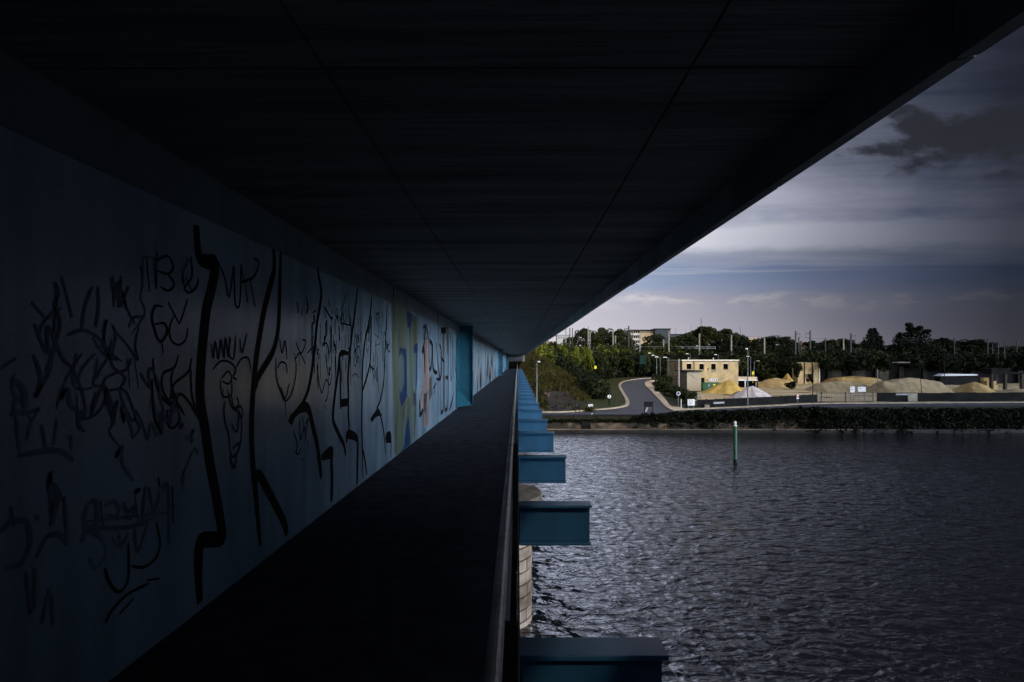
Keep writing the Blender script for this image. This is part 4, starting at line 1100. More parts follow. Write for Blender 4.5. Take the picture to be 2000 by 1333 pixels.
# railway parapet
b = MB(); b.box(0,-.1,0,26,.1,.16); b.box(0,-.1,.5,26,.1,.62)
for i in range(11): b.box(i*2.6-.06,.101,-.4,i*2.6+.06,.2,.7)
at(simple('railway_fence', b, M['galv'], (0,0,0), 'grey two-rail fence on the railway embankment below the apartment block', 'fence'), XatD(1240,181), 182, ZatD(681,182))

# distant buildings
dA = 300.
t = empty('apartment_block', (XatD(1232,dA), dA, 9), 'pale apartment block with white balconies and dark flat roof behind the trees', 'building')
k = dA/F; zt = ZatD(646,dA)-9
b = MB(); b.box(0,0,-1,18*k,10,zt); b.box(18*k+.01,.6,-1,46*k,10,zt); b.build('walls', M['apt_tan'], t)
for i in range(4):
    b = MB(); z = zt-1.0-i*2.6; b.box(-.2,-.9,z-1.5,17.9*k,-.005,z-.55); b.build('balcony', M['apt_white'], t)
    for j in range(4):
        b = MB(); b.box(.4+j*1.15,-.03,z-.4,1.15+j*1.15,-.004,z+.75); b.build('window', M['darkvoid'], t)
b = MB(); b.box(-.6,-1.1,zt+.003,47*k,10.5,zt+.4); b.build('roof', M['darktrim'], t)
b = MB(); b.box(46*k+.01,-1.5,-1,76*k,12,zt+.6); b.build('side_wing', M['blueroof'], t)
b = MB(); b.box(45.5*k,-1.9,zt+.604,77*k,12.4,zt+1.0); b.build('wing_roof', M['darktrim'], t)
b = MB(); b.box(0,0,-2,27*k,8,ZatD(653,dA)-9); b.box(-.2,-.2,ZatD(653,dA)-8.998,27*k+.2,8.2,ZatD(651.5,dA)-9)
at(simple('grey_office', b, M['blueroof'], (0,0,0), 'low slate-blue building right of the apartment block', 'building'), XatD(1309,dA+6), dA+6, 9)
t = empty('white_station', (XatD(1088,230), 230, 9), 'low whitish building by the bridge edge above the sunlit bushes', 'building')
k = 230/F; b = MB(); b.box(0,0,-1,25*k,6,ZatD(656,230)-9); b.build('walls', M['apt_white'], t)
b = MB(); b.box(-.3,-.3,ZatD(656,230)-8.998,25*k+.3,6.3,ZatD(654.5,230)-9); b.build('roof', M['greymark'], t)
for i in range(5):
    b = MB(); b.box(.5+i*.95,-.03,ZatD(662,230)-9,1.0+i*.95,-.003,ZatD(658.5,230)-9); b.build('window', M['greywall'], t)
t = empty('red_roof_house', (XatD(1556,300), 300, 9), 'small house with a reddish roof glimpsed between the gantry masts', 'house')
b = MB(); b.box(0,0,-1,4.5,6,ZatD(676,300)-9); b.build('walls', M['apt_tan'], t)
b = MB(); b.prism([(-.3,ZatD(676,300)-8.99),(4.8,ZatD(676,300)-8.99),(2.25,ZatD(669,300)-9)],1,-.3,6.3); b.build('roof', M['redbrown'], t)
b = MB(); b.box(0,0,-1,7,5,ZatD(670,310)-9); b.prism([(-.3,ZatD(670,310)-8.99),(7.3,ZatD(670,310)-8.99),(6,ZatD(668,310)-9+.3),(1,ZatD(668,310)-9+.3)],1,-.3,5.3)
at(simple('grey_house', b, M['greywall'], (0,0,0), 'low grey house roof right of the reddish roof on the skyline', 'house'), XatD(1567,310), 310, 9)
b = MB(); b.box(0,0,-1,6,5,ZatD(661,300)-9); b.box(-.2,-.2,ZatD(661,300)-8.998,6.2,5.2,ZatD(660,300)-9)
at(simple('cream_house', b, M['apt_tan'], (0,0,0), 'small cream house top showing right of the central tall trees', 'house'), XatD(1456,300), 300, 9)

# ------------------------------------------------------------------ vegetation
def leafball(V, Fc, MI, rr, c, rad, n, s, mi=0, squash=.8, shell=.35):
    for _ in range(n):
        while True:
            q = np.array([rr.uniform(-1,1) for _ in range(3)])
            l = np.linalg.norm(q)
            if 1e-3 < l <= 1: break
        q = q/l*(l**shell)
        p = np.array(c) + q*np.array([rad, rad, rad*squash])
        a = np.array([rr.gauss(0,1) for _ in range(3)]); a /= np.linalg.norm(a)
        nrm = q + .9*a; nrm /= np.linalg.norm(nrm)
        u = np.cross(nrm, [rr.gauss(0,1) for _ in range(3)]); u /= (np.linalg.norm(u) or 1); w = np.cross(nrm, u)
        ss = s*rr.uniform(.6, 1.4); b0 = len(V)
        V += [tuple(p-u*ss*.5-w*ss*.32), tuple(p+u*ss*.5-w*ss*.22), tuple(p+u*ss*.42+w*ss*.34), tuple(p-u*ss*.45+w*ss*.28)]
        Fc.append((b0, b0+1, b0+2, b0+3)); MI.append(mi)
def mesh_of(name, V, Fc, MI, mats):
    me = bpy.data.meshes.new(name); me.from_pydata(V, [], Fc)
    for m in mats: me.materials.append(m)
    if len(mats) > 1: me.polygons.foreach_set('material_index', MI)
    me.update(); return me
def crown_mesh(kind, seed, mats):
    rr = random.Random(seed); V, Fc, MI = [], [], []
    if kind == 'round':       # unit tree: height 1, crown from .18 to 1
        for i in range(17):
            a = rr.uniform(0, 6.28); h = rr.uniform(.30, .86); w = .40*math.sqrt(max(.08, 1-((h-.52)/.46)**2))
            q = w*rr.uniform(.3, .95)
            leafball(V, Fc, MI, rr, (q*math.cos(a), q*math.sin(a), h), rr.uniform(.10,.17), 95, .05)
        leafball(V, Fc, MI, rr, (0,0,.6), .3, 160, .06)
    elif kind == 'poplar':
        for i in range(14):
            h = .12 + .84*i/13; w = .105*math.sin(min(1,(1-h)*2.2+.12)*1.5)
            for k in range(2):
                a = rr.uniform(0,6.28); leafball(V, Fc, MI, rr, (w*.6*math.cos(a)+.05*(h-.4)*h, w*.6*math.sin(a), h), w*.75+.012, 55, .035, squash=1.5)
    elif kind == 'ragged':    # tall, loose crown with gaps
        for (x, h, r_) in ((-.16,.95,.07),(-.13,.84,.09),(0,.86,.06),(.10,.83,.07),(.22,.76,.07),(.30,.78,.035),(-.02,.72,.13),(.15,.66,.12),(-.18,.68,.10),(.0,.52,.20),(.2,.48,.15),(-.2,.46,.15),(0,.3,.22),(.24,.3,.14),(-.24,.28,.14)):
            for k in range(2):
                leafball(V, Fc, MI, rr, (x+rr.uniform(-.02,.02), rr.uniform(-.12,.12), h), r_, 90, .042)
    elif kind == 'bush':      # unit bush, height 1, width about 1.2
        for i in range(12):
            a = rr.uniform(0,6.28); h = rr.uniform(.2,.78); q = rr.uniform(.1,.46)*(1.15-h*.5)
            leafball(V, Fc, MI, rr, (q*math.cos(a), q*math.sin(a), h), rr.uniform(.14,.24), 100, .085)
    return mesh_of('crown', V, Fc, MI, mats)
def trunk_mesh(kind, seed):
    rr = random.Random(seed); b = MB()
    top = .55 if kind != 'bush' else .4; r0 = .022 if kind != 'bush' else .02
    b.tube((0,0,-.06),(.01,0,top*.5),r0,r0*.75,8); b.tube((.01,0,top*.5),(0,.01,top),r0*.75,r0*.35,7)
    for i in range(6 if kind != 'bush' else 4):
        a = rr.uniform(0,6.28); h = top*rr.uniform(.35,.9); l = rr.uniform(.14,.28)*(0.35 if kind == 'poplar' else 1)
        b.tube((.008,.004,h),(l*math.cos(a),l*math.sin(a),h+l*.9),r0*.45,r0*.12,5)
    return b
LIB = {}
def plant(kind, var, matname, x, y, z, h, wf, label, cat, group, name, rz=0.):
    key = (kind, var, matname)
    if key not in LIB:
        LIB[key] = crown_mesh(kind, hash_seed(kind, var), [M[matname]])
    tk = ('trunk', kind, var)
    if tk not in LIB:
        o = trunk_mesh(kind, var+5).build('trunk', M['bark']); LIB[tk] = o.data; bpy.data.objects.remove(o)
    t = empty(name, (x, y, z), label, cat, group, rz); t.scale = (h*wf, h*wf, h)
    for nm, md in (('trunk', LIB[tk]), ('crown', LIB[key])):
        o = bpy.data.objects.new(nm, md); COL.objects.link(o); o.parent = t
    return t
def hash_seed(k, v): return sum(ord(c) for c in k)*7 + v*13
SK = 'trees on the skyline behind the railway'
trees = [ # px, top, width px, d, kind, material, label
 (1113,656,22,205,'round','leaf_mid','small round tree directly right of the low whitish building'),
 (1136,641,30,208,'round','leaf_mid','pointed mid-green tree left of the tall pale mast pair'),
 (1160,646,34,200,'round','leaf_mid','bushy tree filling the gap right of the first pale mast pair'),
 (1182,637,40,206,'round','leaf_mid','tall dome-shaped tree left of the second pale mast pair'),
 (1211,640,34,202,'round','leaf_mid','upright tree right of the second pale mast pair'),
 (1226,660,26,196,'round','leaf_mid','low tree under the dark mast with side arm'),
 (1283,652,36,215,'round','leaf_mid','tree covering the middle of the apartment block'),
 (1268,668,28,196,'round','leaf_mid','low shrubby tree before the tan apartment wall'),
 (1318,655,22,205,'round','leaf_mid','narrow tree in front of the slate-blue building'),
 (1340,650,36,205,'round','leaf_mid','rounded tree right of the slate-blue building'),
 (1355,644,34,212,'round','leaf_mid','tree immediately left of the tall aerial mast'),
 (1380,637,42,208,'round','leaf_mid','tallest tree of the central wood, right of the aerial mast'),
 (1402,638,40,214,'round','leaf_mid','tree at the crown of the central wood'),
 (1424,640,40,206,'round','leaf_mid','tree over the right end of the cream building'),
 (1444,651,36,208,'round','leaf_dark','tree stepping down right of the central wood'),
 (1472,662,34,205,'round','leaf_dark','low tree right of the small cream house top'),
 (1498,657,34,208,'round','leaf_dark','dark tree beside the pale mast right of the cream building'),
 (1520,655,38,204,'round','leaf_dark','broad dark tree left of the facing gantry pair'),
 (1540,661,30,206,'round','leaf_dark','dark tree touching the left gantry mast'),
 (1592,664,34,204,'round','leaf_dark','flat-topped dark tree right of the facing gantry pair'),
 (1630,662,36,208,'round','leaf_dark','wide dark tree left of the pale mast over the retaining wall'),
 (1652,661,34,204,'round','leaf_dark','dark tree behind the pale mast over the retaining wall'),
 (1674,667,30,206,'round','leaf_dark','low dark tree between the armed mast and the poplars'),
 (1735,672,30,215,'round','leaf_dark','small dark tree right of the poplars'),
 (1755,652,22,196,'poplar','leaf_poplar','short dense tree left of the leaning ragged tree'),
 (1789,634,58,188,'ragged','leaf_dark','tall ragged tree highest on the right skyline'),
 (1834,660,36,198,'round','leaf_dark','dark tree right of the tall ragged tree'),
 (1868,664,38,200,'round','leaf_dark','dim flat tree left of the wide dim tree'),
 (1900,661,52,200,'round','leaf_dark','wide dim tree topped flat near the right edge'),
 (1945,677,46,204,'round','leaf_dark','dim low tree under the small square gantry'),
 (1985,676,44,204,'round','leaf_dark','dim low tree at the right edge of the photo'),
]
rv = random.Random(77)
for i, (px, pt, wpx, d, kind, mm, lb) in enumerate(trees):
    z0 = 9.3 if d < 420 else 9; h = (ZatD(pt, d) - z0)*1.04 + .6; base = z0 - .6
    wf = wpx*d/F/h/.86*1.55 if kind == 'round' else (wpx*d/F/h/.24*.9 if kind == 'poplar' else wpx*d/F/h/.72)
    plant(kind, i % 5, mm, XatD(px,d), d, base, h, wf, lb, 'tree', SK, {'round':'broadleaf_tree','poplar':'dense_tree','ragged':'ragged_tree'}[kind], rz=rv.uniform(0,6) if kind == 'round' else 0)
for px, pt, d, lb, v in ((1691,641,190,'left and leaning poplar of the dark trio on the skyline',0),(1706,642,191,'middle straight poplar of the dark trio on the skyline',1),(1717,657,192,'right and shortest poplar of the dark trio on the skyline',2)):
    h = ZatD(pt,d)-8.5; t = plant('poplar', v, 'leaf_poplar', XatD(px,d), d, 8.5, h, 16*d/F/h/.22, lb, 'poplar', 'poplars on the skyline', 'poplar_tree')
    if v == 0: t.rotation_euler = (0, R(9), 0)
# trees at the foot of the wood and by the yard
for i, (px, pb, hpx, wpx, d, mm, lb) in enumerate([
 (1556,745,42,24,146,'leaf_dark','dark bush covering the left end of the buttressed wall'),
 (1581,749,20,17,143,'leaf_dark','small bush before the ribs of the buttressed wall'),
 (1546,762,18,26,118,'leaf_dark','small dark bush on the right flank of the broad brown heap'),
 (1437,742,34,9,121,'leaf_dark','slim climber bush at the right corner of the cream building')]):
    k = d/F; zb = ZatD(pb,d); plant('bush', i, mm, XatD(px,d), d, max(zb,2.0) if zb < 2.6 else zb, hpx*k, wpx/hpx/1.1, lb, 'bush', 'bushes in the sandy yard', 'bush')
# pavement bushes left of the cream building
for i, (px, pt, d, wm, lb) in enumerate([
 (1292,733,113,4.0,'farthest bush in the row along the pavement, under the lamps'),
 (1301,741,105,3.6,'second farthest bush in the row along the pavement'),
 (1308,748,97,3.4,'middle bush in the row along the pavement'),
 (1317,755,90,3.2,'bush before the annex in the row along the pavement'),
 (1328,760,84,2.9,'bush behind the round blue sign by the pavement'),
 (1334,768,79,2.2,'nearest low bush at the pavement corner'),
 (1350,769,80,2.0,'bush leaning over the low grey block wall')]):
    h = ZatD(pt-5,d)-2; x = XatD(px,d)
    plant('bush', i % 4, 'leaf_mid', x, d, 2.0, h, wm*1.25/h/1.15, lb, 'bush', 'bushes along the pavement', 'roadside_bush', rz=i)
# bigger bushes on the sunlit slope near the bridge
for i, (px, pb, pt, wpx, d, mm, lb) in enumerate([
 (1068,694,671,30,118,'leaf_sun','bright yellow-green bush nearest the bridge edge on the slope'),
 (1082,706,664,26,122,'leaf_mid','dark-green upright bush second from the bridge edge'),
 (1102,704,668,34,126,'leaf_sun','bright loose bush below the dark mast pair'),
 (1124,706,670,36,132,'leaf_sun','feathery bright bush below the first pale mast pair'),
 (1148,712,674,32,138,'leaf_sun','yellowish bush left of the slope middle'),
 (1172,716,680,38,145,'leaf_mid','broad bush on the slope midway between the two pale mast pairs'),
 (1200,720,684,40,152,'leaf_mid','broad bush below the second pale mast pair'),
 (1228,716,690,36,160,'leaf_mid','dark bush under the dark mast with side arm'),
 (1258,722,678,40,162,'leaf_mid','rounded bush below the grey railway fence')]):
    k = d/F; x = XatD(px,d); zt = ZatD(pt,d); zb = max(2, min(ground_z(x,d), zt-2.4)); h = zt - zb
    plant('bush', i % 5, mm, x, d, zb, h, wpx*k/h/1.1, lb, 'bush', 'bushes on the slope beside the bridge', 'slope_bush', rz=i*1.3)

# thickets that read as one mass
def mass(name, spots, label_unused, mats, kind='stuff'):
    V, Fc, MI = [], [], []
    rr = random.Random(len(spots))
    for (x, y, z, r_, n, s, mi, sq) in spots: leafball(V, Fc, MI, rr, (x, y, z), r_, n, s, mi, sq, .5)
    me = mesh_of(name, V, Fc, MI, mats); o = bpy.data.objects.new(name, me); COL.objects.link(o); o['kind'] = 'stuff'; return o
rr = random.Random(5); sp = []
cnt = 0
LYS = [q[1] for q in sl]; LXS = [q[0] for q in sl]; RYS = [q[1] for q in pv_r]; RXS = [q[0] for q in pv_r]
while cnt < 560:                                   # wooded slope left of the side road
    x, y = rr.uniform(3, 62), rr.uniform(88, 188); sdist = hill_dist(x, y)
    if not (-3 < sdist < 12.5): continue
    px = 1011 + x/y*F
    hipx = 10.5                                     # the open grass slope in front stays free
    if y < 107 and sdist < 11.5 + (y-107)*.22: continue
    z = ground_z(x, y)
    if 70 < y < 162:
        lx = np.interp(y, LYS, LXS); rx_ = np.interp(y, RYS, RXS)
        if lx - 2.4 < x < rx_ + 5 or (x >= rx_ and y < 160): continue
    qx, qy = 1011 + x/y*F, 705 + (8-z-1.)/y*F
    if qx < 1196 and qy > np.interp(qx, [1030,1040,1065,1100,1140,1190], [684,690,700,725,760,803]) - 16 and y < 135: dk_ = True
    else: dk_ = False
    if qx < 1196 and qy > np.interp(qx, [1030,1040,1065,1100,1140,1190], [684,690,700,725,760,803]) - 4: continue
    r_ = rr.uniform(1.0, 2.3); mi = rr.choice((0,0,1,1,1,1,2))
    if sdist < 5 and y < 155: mi = rr.choice((0,0,0,0,1))  # lobes near the crest get the lit leaf tone
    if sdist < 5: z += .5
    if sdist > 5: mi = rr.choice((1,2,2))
    if dk_ and qx > 1075: mi = 2  # lobes behind the hip line get the shaded leaf tone
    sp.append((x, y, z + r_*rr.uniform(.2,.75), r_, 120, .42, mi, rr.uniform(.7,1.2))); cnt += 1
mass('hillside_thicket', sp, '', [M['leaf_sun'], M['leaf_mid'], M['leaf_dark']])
rr = random.Random(6); sp = []; cnt = 0
while cnt < 560:                                   # dark wood along the railway to the right
    x, y = rr.uniform(48, 300), rr.uniform(155, 206); sdist = hill_dist(x, y)
    if not (-8 < sdist < 13): continue
    z = ground_z(x, y); r_ = rr.uniform(1.6, 3.2)
    sp.append((x, y, z + r_*rr.uniform(.2,.8), r_, 95, .75, rr.choice((0,1,1)), rr.uniform(.7,1.3))); cnt += 1
for i in range(330):                               # the growth right below the tracks
    px = rr.uniform(1160, 1760); d = rr.uniform(160, 176); py = rr.uniform(699, 734)
    if px > 1560: py = rr.uniform(694, 716); d = rr.uniform(158, 178)
    q = P(px, py, d); sp.append((q.x, d, q.z, rr.uniform(1.5, 2.5), 100, .7, rr.choice((0,1,1)), .9))
for i in range(150):                               # boughs hanging over the dark retaining wall
    px = rr.uniform(1606, 2010); d = rr.uniform(143, 148.5); py = rr.uniform(698, 717)
    if 1736 < px < 1784: continue
    q = P(px, py, d); sp.append((q.x, d, q.z, rr.uniform(.9, 1.7), 90, .6, 1, .9))
mass('railway_wood', sp, '', [M['leaf_mid'], M['leaf_dark']])
rr = random.Random(8); sp = []; cnt = 0
while cnt < 3000:                                  # ivy and brambles over the river bank
    x = rr.uniform(12.3, 100); f_ = min(1, max(0, (x-12.3)/12))
    if rr.random() < .45: y = rr.uniform(59.55, 60.9)
    else: y = rr.uniform(60.6, 62.0 + min(10.5, max(0, x-15)*.42))
    if x < 15 and rr.random() < .4: continue
    px_ = 1011 + x/y*F; yt = float(np.interp(px_, [1230,1300,1600,1650,2000],[811,804.5,793.5,797,797])); top = 8 - (yt-705)/F*y - abs(math.sin(x*1.3+.7*math.sin(x*3.1)))*.22 + rr.uniform(-.2, .06)
    if y < 60.5:
        if x < 30 and rr.random() < .75: continue
        top = rr.uniform(.9, 1.8)
    r_ = rr.uniform(.35, .75); z = top - r_*.75
    sp.append((x, y, z, r_, 44, .21, rr.choice((0,0,0,1)), .8)); cnt += 1
for i in range(700):
    x = rr.uniform(13.5, 95); top = rr.uniform(1.9, 2.35); r_ = rr.uniform(.3, .6)
    sp.append((x, rr.uniform(60.4, 61.6), top-r_*.75, r_, 44, .21, rr.choice((0,0,1)), .8))
for i in range(260):                               # looser growth on the quay slope to the left
    x = rr.uniform(3, 14); sp.append((x, rr.uniform(60.3,60.8), rr.uniform(1.45,1.7), rr.uniform(.12,.3), 16, .13, rr.choice((0,1)), .6))
mass('bank_ivy', sp, '', [M['ivy'], M['leaf_dark']])
# grass tufts on the open embankment slope and quay top
def blades(name, spots, mats):
    V, Fc, MI = [], [], []; rr = random.Random(1)
    for (x, y, z, h, mi) in spots:
        for _ in range(5):
            a = rr.uniform(0,6.28); l = rr.uniform(.2,.7)*h; w = .05+.05*rr.random(); b0 = len(V)
            x0, y0 = x+rr.uniform(-.3,.3), y+rr.uniform(-.3,.3); c, s = math.cos(a), math.sin(a)
            V += [(x0-s*w,y0+c*w,z-.05),(x0+s*w,y0-c*w,z-.05),(x0+c*l+s*w*.3,y0+s*l-c*w*.3,z+h*rr.uniform(.7,1.1)),(x0+c*l-s*w*.3,y0+s*l+c*w*.3,z+h*rr.uniform(.7,1.1))]
            Fc.append((b0,b0+1,b0+2,b0+3)); MI.append(mi)
    me = mesh_of(name, V, Fc, MI, mats); o = bpy.data.objects.new(name, me); COL.objects.link(o); o['kind'] = 'stuff'; return o
rr = random.Random(31); sp = []
while len(sp) < 7500:
    x, y = rr.uniform(-3, 22), rr.uniform(66.5, 125)
    z = ground_z(x, y); sdist = hill_dist(x, y)
    if x < 1 and y < 108: continue
    if y > 66 and x > np.interp(y, LYS, LXS) - (2.6 if y > 72 else .5): continue
    if z < 2.15 and x > 8 and y > 69: continue
    if x < 6 and y < 73 and z > 2.3 and rr.random() < .8: continue
    qx, qy = 1011 + x/y*F, 705 + (8-z)/y*F
    if 1062 < qx < 1112 + (qy-764)*.75 and 766 < qy < 806 and rr.random() > .10: continue
    sp.append((x, y, z, rr.uniform(.2,.6), rr.choice((0,0,1,2))))
for i in range(420):
    x = rr.uniform(0, 24); sp.append((x, rr.uniform(60.4, 60.8), 1.5, rr.uniform(.12,.3), 2))
blades('slope_grass', sp, [M['leaf_dry'], M['leaf_mid'], M['leaf_dark']])
# dark sheeting and pale broken rock on the lower slope
b = MB(); n = 14
pl = [hit(1068,768), hit(1074,806)]; prr = [hit(1112,765), hit(1141,804)]
for i in range(n+1):
    for j in range(n+1):
        u, w = i/n, j/n
        px = (1066+u*48)*(1-w) + (1072+u*70)*w; px += 3*math.sin(w*9+u*5)*(1 if u > .5 else .3); py = (768-4*math.sin(u*3.1)+2.5*math.sin(u*17))*(1-w) + 804.5*w
        p = hit(px, py, 60.5); b.v.append((p.x, p.y, ground_z(p.x, p.y)+.10+.07*math.sin(px*.9+py*.4)+.06*math.sin(px*.37-py*.8)))
for i in range(n):
    for j in range(n):
        a = i*(n+1)+j; b.f.append((a, a+1, a+n+2, a+n+1)); b.m.append(0)
tag(b.build('slope_sheeting', M['tarp'], None, smooth=True), 'dark grey sheeting covering the lower embankment slope', 'sheeting')
rk = random.Random(3)
b = MB()
for i in range(26):
    px, py = rk.gauss(1072, 5), rk.gauss(768, 5); p = hit(px, py); s = rk.uniform(.15,.5)
    c = [(p.x+rk.uniform(-s,s), p.y+rk.uniform(-s,s), ground_z(p.x,p.y)+rk.uniform(0,s*.45)) for _ in range(7)]
    bm = bmesh.new(); [bm.verts.new(q) for q in c]; bmesh.ops.convex_hull(bm, input=bm.verts[:]); 
    bm.verts.ensure_lookup_table(); bm.verts.index_update()
    b.mesh([v.co[:] for v in bm.verts], [[v.index for v in f.verts] for f in bm.faces]); bm.free()
tag(b.build('rock_rubble', M['rock'], None), 'pale broken rock rubble at the upper edge of the dark sheeting', 'rubble', kind='stuff')
b = MB()
p = hit(1164, 716); b.box(-.22,-.02,0,.22,.02,.6)
at(simple('yellow_sign', b, M['yellow'], (0,0,0), 'small bright yellow sign among the bushes on the wooded slope', 'sign'), XatD(1163,120), 120, ZatD(718,120)-.3)
b = MB(); b.box(-.75,-.03,.6,.75,.03,2.9); b.tube((-.7,.085,-2),(-.7,.085,2.9),.05,n=6); b.tube((.7,.085,-2),(.7,.085,2.9),.05,n=6)
at(simple('green_hoarding', b, mat('teal_hoarding', (.004,.022,.018), .7, .3), (0,0,0), 'dark teal hoarding panel among bushes where the side road bends', 'hoarding'), XatD(1255,150), 150, ZatD(716,150))
# far abutment closing the bridge
b = MB(); b.box(-9,108.002,2,1.3,110,EYE+1.1)
tag(b.build('bridge_abutment', M['soot']), 'dark concrete abutment closing the far end of the walkway', 'abutment')

b = MB(); b.box(-9.5,Y0-1.5,-1,1.3,Y0-.002,EYE+1.1); b.box(1.302,Y0-1.5,-1,9,Y0+.4,EYE+2.4); b.prism([(2.0,Y0+.402),(2.0,1.2),(2.95,2.1),(5.3,4.2),(9,4.2),(9,Y0+.402)],2,-1,EYE+1.35)  # unseen block added to keep light off the near wall and beams
tag(b.build('light_blocking_block', M['soot']), 'unseen concrete block added behind and beside the walkway to block light', 'abutment')

# ------------------------------------------------------------------ light, sky, camera
SUN_EL, SUN_AZ = R(35), R(22)                      # low sun behind the camera, a little to the right
S = Vector((math.sin(SUN_AZ)*math.cos(SUN_EL), -math.cos(SUN_AZ)*math.cos(SUN_EL), math.sin(SUN_EL)))
sl_ = bpy.data.lights.new('sun', 'SUN'); sl_.energy = 3.0; sl_.angle = R(3.0); sl_.color = (1, .86, .66)
so = bpy.data.objects.new('sun', sl_); COL.objects.link(so); so.rotation_euler = (-S).to_track_quat('-Z', 'Y').to_euler(); so.location = (60, -80, 120)
# unseen cloud shape added before the sun, shading near bridge and right-hand bank
rc = random.Random(14); b = MB(); HC = 420.
offs = S*((HC-2)/S.z)
ico = bmesh.new(); bmesh.ops.create_icosphere(ico, subdivisions=2, radius=1); iv = [v.co.copy() for v in ico.verts]; ifc = [[v.index for v in f.verts] for f in ico.faces]; ico.free()
def puffs(n, fx):
  for _ in range(n):
    gx, gy, r_ = fx(); cx, cy = gx + offs.x, gy + offs.y
    b.mesh([(cx+v.x*r_*1.3, cy+v.y*r_*1.2, HC + v.z*r_*.5 + rc.uniform(-1.5,1.5)) for v in iv], ifc)
puffs(150, lambda: (rc.uniform(-160, 170), rc.uniform(-170, -4) - 1, rc.uniform(16, 26)))
for i in range(240):
    gy = rc.uniform(30, 330); gx = .66*gy - 8 + rc.uniform(0, 1)**1.2*260
    r_ = rc.uniform(13, 26)
    cx, cy = gx + offs.x, gy + offs.y
    b.mesh([(cx+v.x*r_*1.3, cy+v.y*r_*1.2, HC + v.z*r_*.5 + rc.uniform(-1.5,1.5)) for v in iv], ifc)
struct(b.build('sun_blocker', M['sun_blocker'], smooth=True))

w = bpy.data.worlds.new('World'); SC.world = w; w.use_nodes = True
N, L = w.node_tree.nodes, w.node_tree.links
bg = N['Background']; bg.inputs['Strength'].default_value = .1
def math_(op, a, b_=None, c=None, clamp=False):
    n = N.new('ShaderNodeMath'); n.operation = op; n.use_clamp = clamp
    for i, v in enumerate((a, b_, c)):
        if v is None: continue
        if isinstance(v, (int, float)): n.inputs[i].default_value = v
        else: L.new(v, n.inputs[i])
    return n.outputs[0]
def ramp_(f, stops, interp='LINEAR'):
    n = N.new('ShaderNodeValToRGB'); n.color_ramp.interpolation = interp; e = n.color_ramp.elements
    while len(e) < len(stops): e.new(.5)
    for el, (p, c) in zip(e, stops): el.position = p; el.color = (*c, 1) if len(c) == 3 else c
    L.new(f, n.inputs[0]); return n.outputs[0]
def mix_(bt, a, b_, fac):
    n = N.new('ShaderNodeMix'); n.data_type = 'RGBA'; n.blend_type = bt
    for s_, v in ((n.inputs[0], fac), (n.inputs[6], a), (n.inputs[7], b_)):
        if isinstance(v, (int, float)): s_.default_value = v
        elif isinstance(v, tuple): s_.default_value = (*v, 1)
        else: L.new(v, s_)
    return n.outputs[2]
tc = N.new('ShaderNodeTexCoord'); sx = N.new('ShaderNodeSeparateXYZ'); L.new(tc.outputs['Generated'], sx.inputs[0])
X_, Y_, Z_ = sx.outputs
az = math_('ARCTAN2', X_, Y_)
hr = math_('SQRT', math_('ADD', math_('MULTIPLY', X_, X_), math_('MULTIPLY', Y_, Y_)))
el = math_('DIVIDE', Z_, math_('MAXIMUM', hr, .001))
def nz_(su, sv, scale, det=6, off=0., rough=.55, dist=0.):
    cb = N.new('ShaderNodeCombineXYZ'); L.new(math_('MULTIPLY', az, su), cb.inputs[0]); L.new(math_('MULTIPLY', el, sv), cb.inputs[1]); cb.inputs[2].default_value = off
    n = N.new('ShaderNodeTexNoise'); n.inputs['Scale'].default_value = scale; n.inputs['Detail'].default_value = det; n.inputs['Roughness'].default_value = rough; n.inputs['Distortion'].default_value = dist
    L.new(cb.outputs[0], n.inputs['Vector']); return n.outputs['Fac']
el = math_('MULTIPLY', el, math_('ADD', 1., math_('MULTIPLY', .5, math_('MINIMUM', math_('MULTIPLY', az, az), .7))))
wob = math_('MULTIPLY', math_('SUBTRACT', nz_(3.2, 18, 1., 7, 3., .6), .5), .065)
e2 = math_('ADD', el, wob)
base = ramp_(e2, [(0.,(.62,.575,.59)),(.065,(.46,.44,.50)),(.112,(.40,.40,.47)),(.136,(.30,.35,.48)),(.160,(.24,.305,.45)),(.182,(.50,.52,.60)),(.235,(.66,.67,.74)),(.30,(.47,.495,.58)),(.45,(.27,.295,.36)),(.7,(.25,.27,.32)),(1.,(.16,.18,.22))])
sky = N.new('ShaderNodeTexSky'); sky.sky_type = 'NISHITA'; sky.sun_disc = False; sky.sun_elevation = SUN_EL; sky.sun_rotation = math.pi - SUN_AZ
sky.altitude = 50
# streaked stratus
st = ramp_(nz_(2.6, 30, 1., 6, 1.7, .52, .5), [(.33,(.70,.72,.78)),(.5,(1,1,1)),(.68,(1.25,1.22,1.2))])
stm = ramp_(el, [(.10,(0,0,0)),(.19,(1,1,1))])
c = mix_('MULTIPLY', base, st, math_('MULTIPLY', stm, .85))
# billowing patches in the high cloud
bl = ramp_(nz_(5, 11, 1., 8, 9.2, .6, .4), [(.34,(.62,.64,.68)),(.62,(1.25,1.22,1.2))])
c = mix_('MULTIPLY', c, bl, math_('MULTIPLY', ramp_(el, [(.2,(0,0,0)),(.32,(1,1,1))]), .8))
